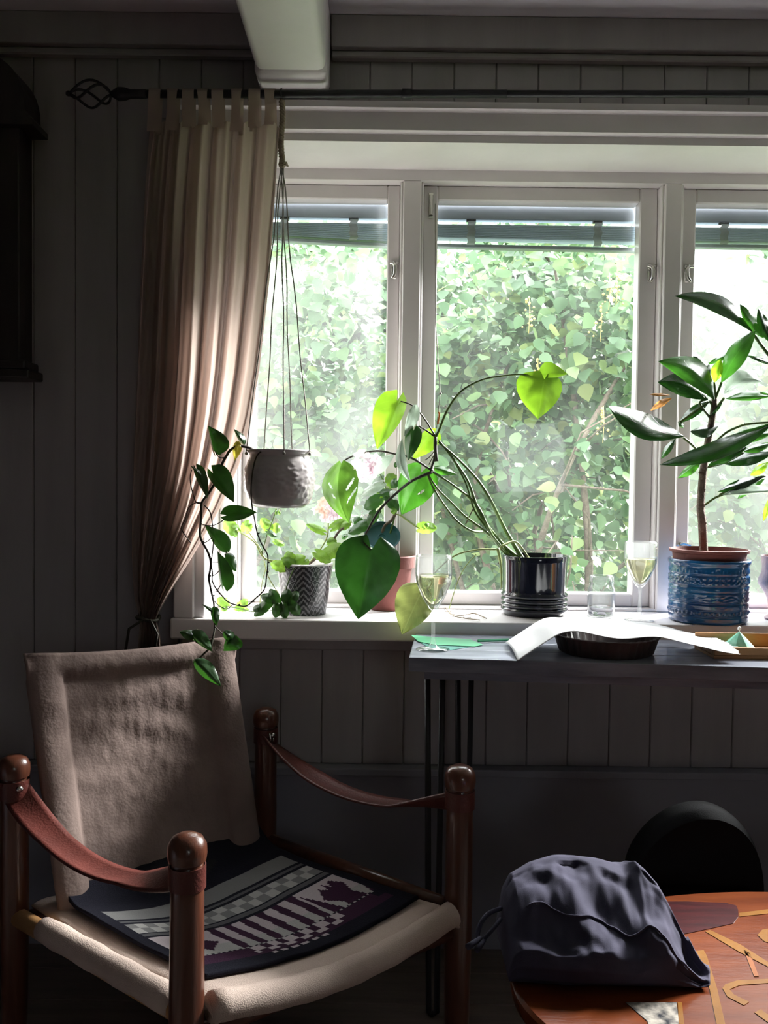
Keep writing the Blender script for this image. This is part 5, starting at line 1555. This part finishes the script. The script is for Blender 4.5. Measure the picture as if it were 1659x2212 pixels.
b = B(); b.box(bc.x - hw * .9, bc.x + hw * .9, bc.y - .01, bc.y + .03, .355, ztop - .14, bev=.008); b.done('back_support', BLACKF, rc)
for sx_ in (-1, 1):
    for yy in (.0, .12):
        b = B(); b.tube([V((bc.x + sx_ * hw * .85, bc.y + yy, .305)), V((bc.x + sx_ * hw * .92, bc.y + yy, 0))], [.014, .010], 10); b.done('leg', DARKWOOD, rc, True)

# ------------------------------------------------------------------ dark wall clock at the left edge
kx = at(-62, 500, 1.96).x
s_ = 1.96 / F
wc = thing('wall_clock', (kx, WY, at(20, 820, 1.96).z), 'dark wooden wall clock with arched top at the left edge', 'wall clock')
zA, zB_, zC, zD = at(20, 275, 1.96).z, at(20, 782, 1.96).z, at(20, 818, 1.96).z, at(0, 135, 1.96).z
b = B(); b.box(kx - 104 * s_, kx + 104 * s_, 1.955, WY - .0005, zB_, zA, bev=.003, seg=1); b.done('case', DARKWOOD, wc)
b = B(); b.box(kx - 128 * s_, kx + 128 * s_, 1.945, WY - .0005, zC, zC + 20 * s_, bev=.004); b.box(kx - 118 * s_, kx + 118 * s_, 1.95, WY - .0005, zC + 20 * s_, zB_ + .004, bev=.004); b.done('base', DARKWOOD, wc)
b = B()
prof = []
for i in range(25):
    a = math.pi * i / 24
    prof.append((-math.cos(a) * 122 * s_, zA + .03 + (math.sin(a) ** .8) * (zD - zA - .01)))
prof = [(-138 * s_, zA), (-138 * s_, zA + .012)] + prof + [(138 * s_, zA + .012), (138 * s_, zA)]
A = [b.bm.verts.new((kx + x, 1.942, zz)) for x, zz in prof]; C_ = [b.bm.verts.new((kx + x, WY - .0005, zz)) for x, zz in prof]
for i in range(len(A)): b.bm.faces.new((A[i], C_[i], C_[(i + 1) % len(A)], A[(i + 1) % len(A)]))
b.bm.faces.new(A); b.bm.faces.new(list(reversed(C_)))
b.done('crown', DARKWOOD, wc)
b = B(); b.lathe([(0, 0), (.050, 0), (.053, .004), (.055, 0)], (0, 0, 0), 36)
for v in b.bm.verts: v.co = V((kx + v.co.x, 1.954 - v.co.z, zA - .12 + v.co.y))
b.done('dial', CERAM, wc)
for a, l in ((.6, .03), (2.4, .042)):
    b = B(); b.tube([V((kx, 1.950, zA - .12)), V((kx + l * math.sin(a), 1.950, zA - .12 + l * math.cos(a)))], .002, 5); b.done('hand', IRON, wc)
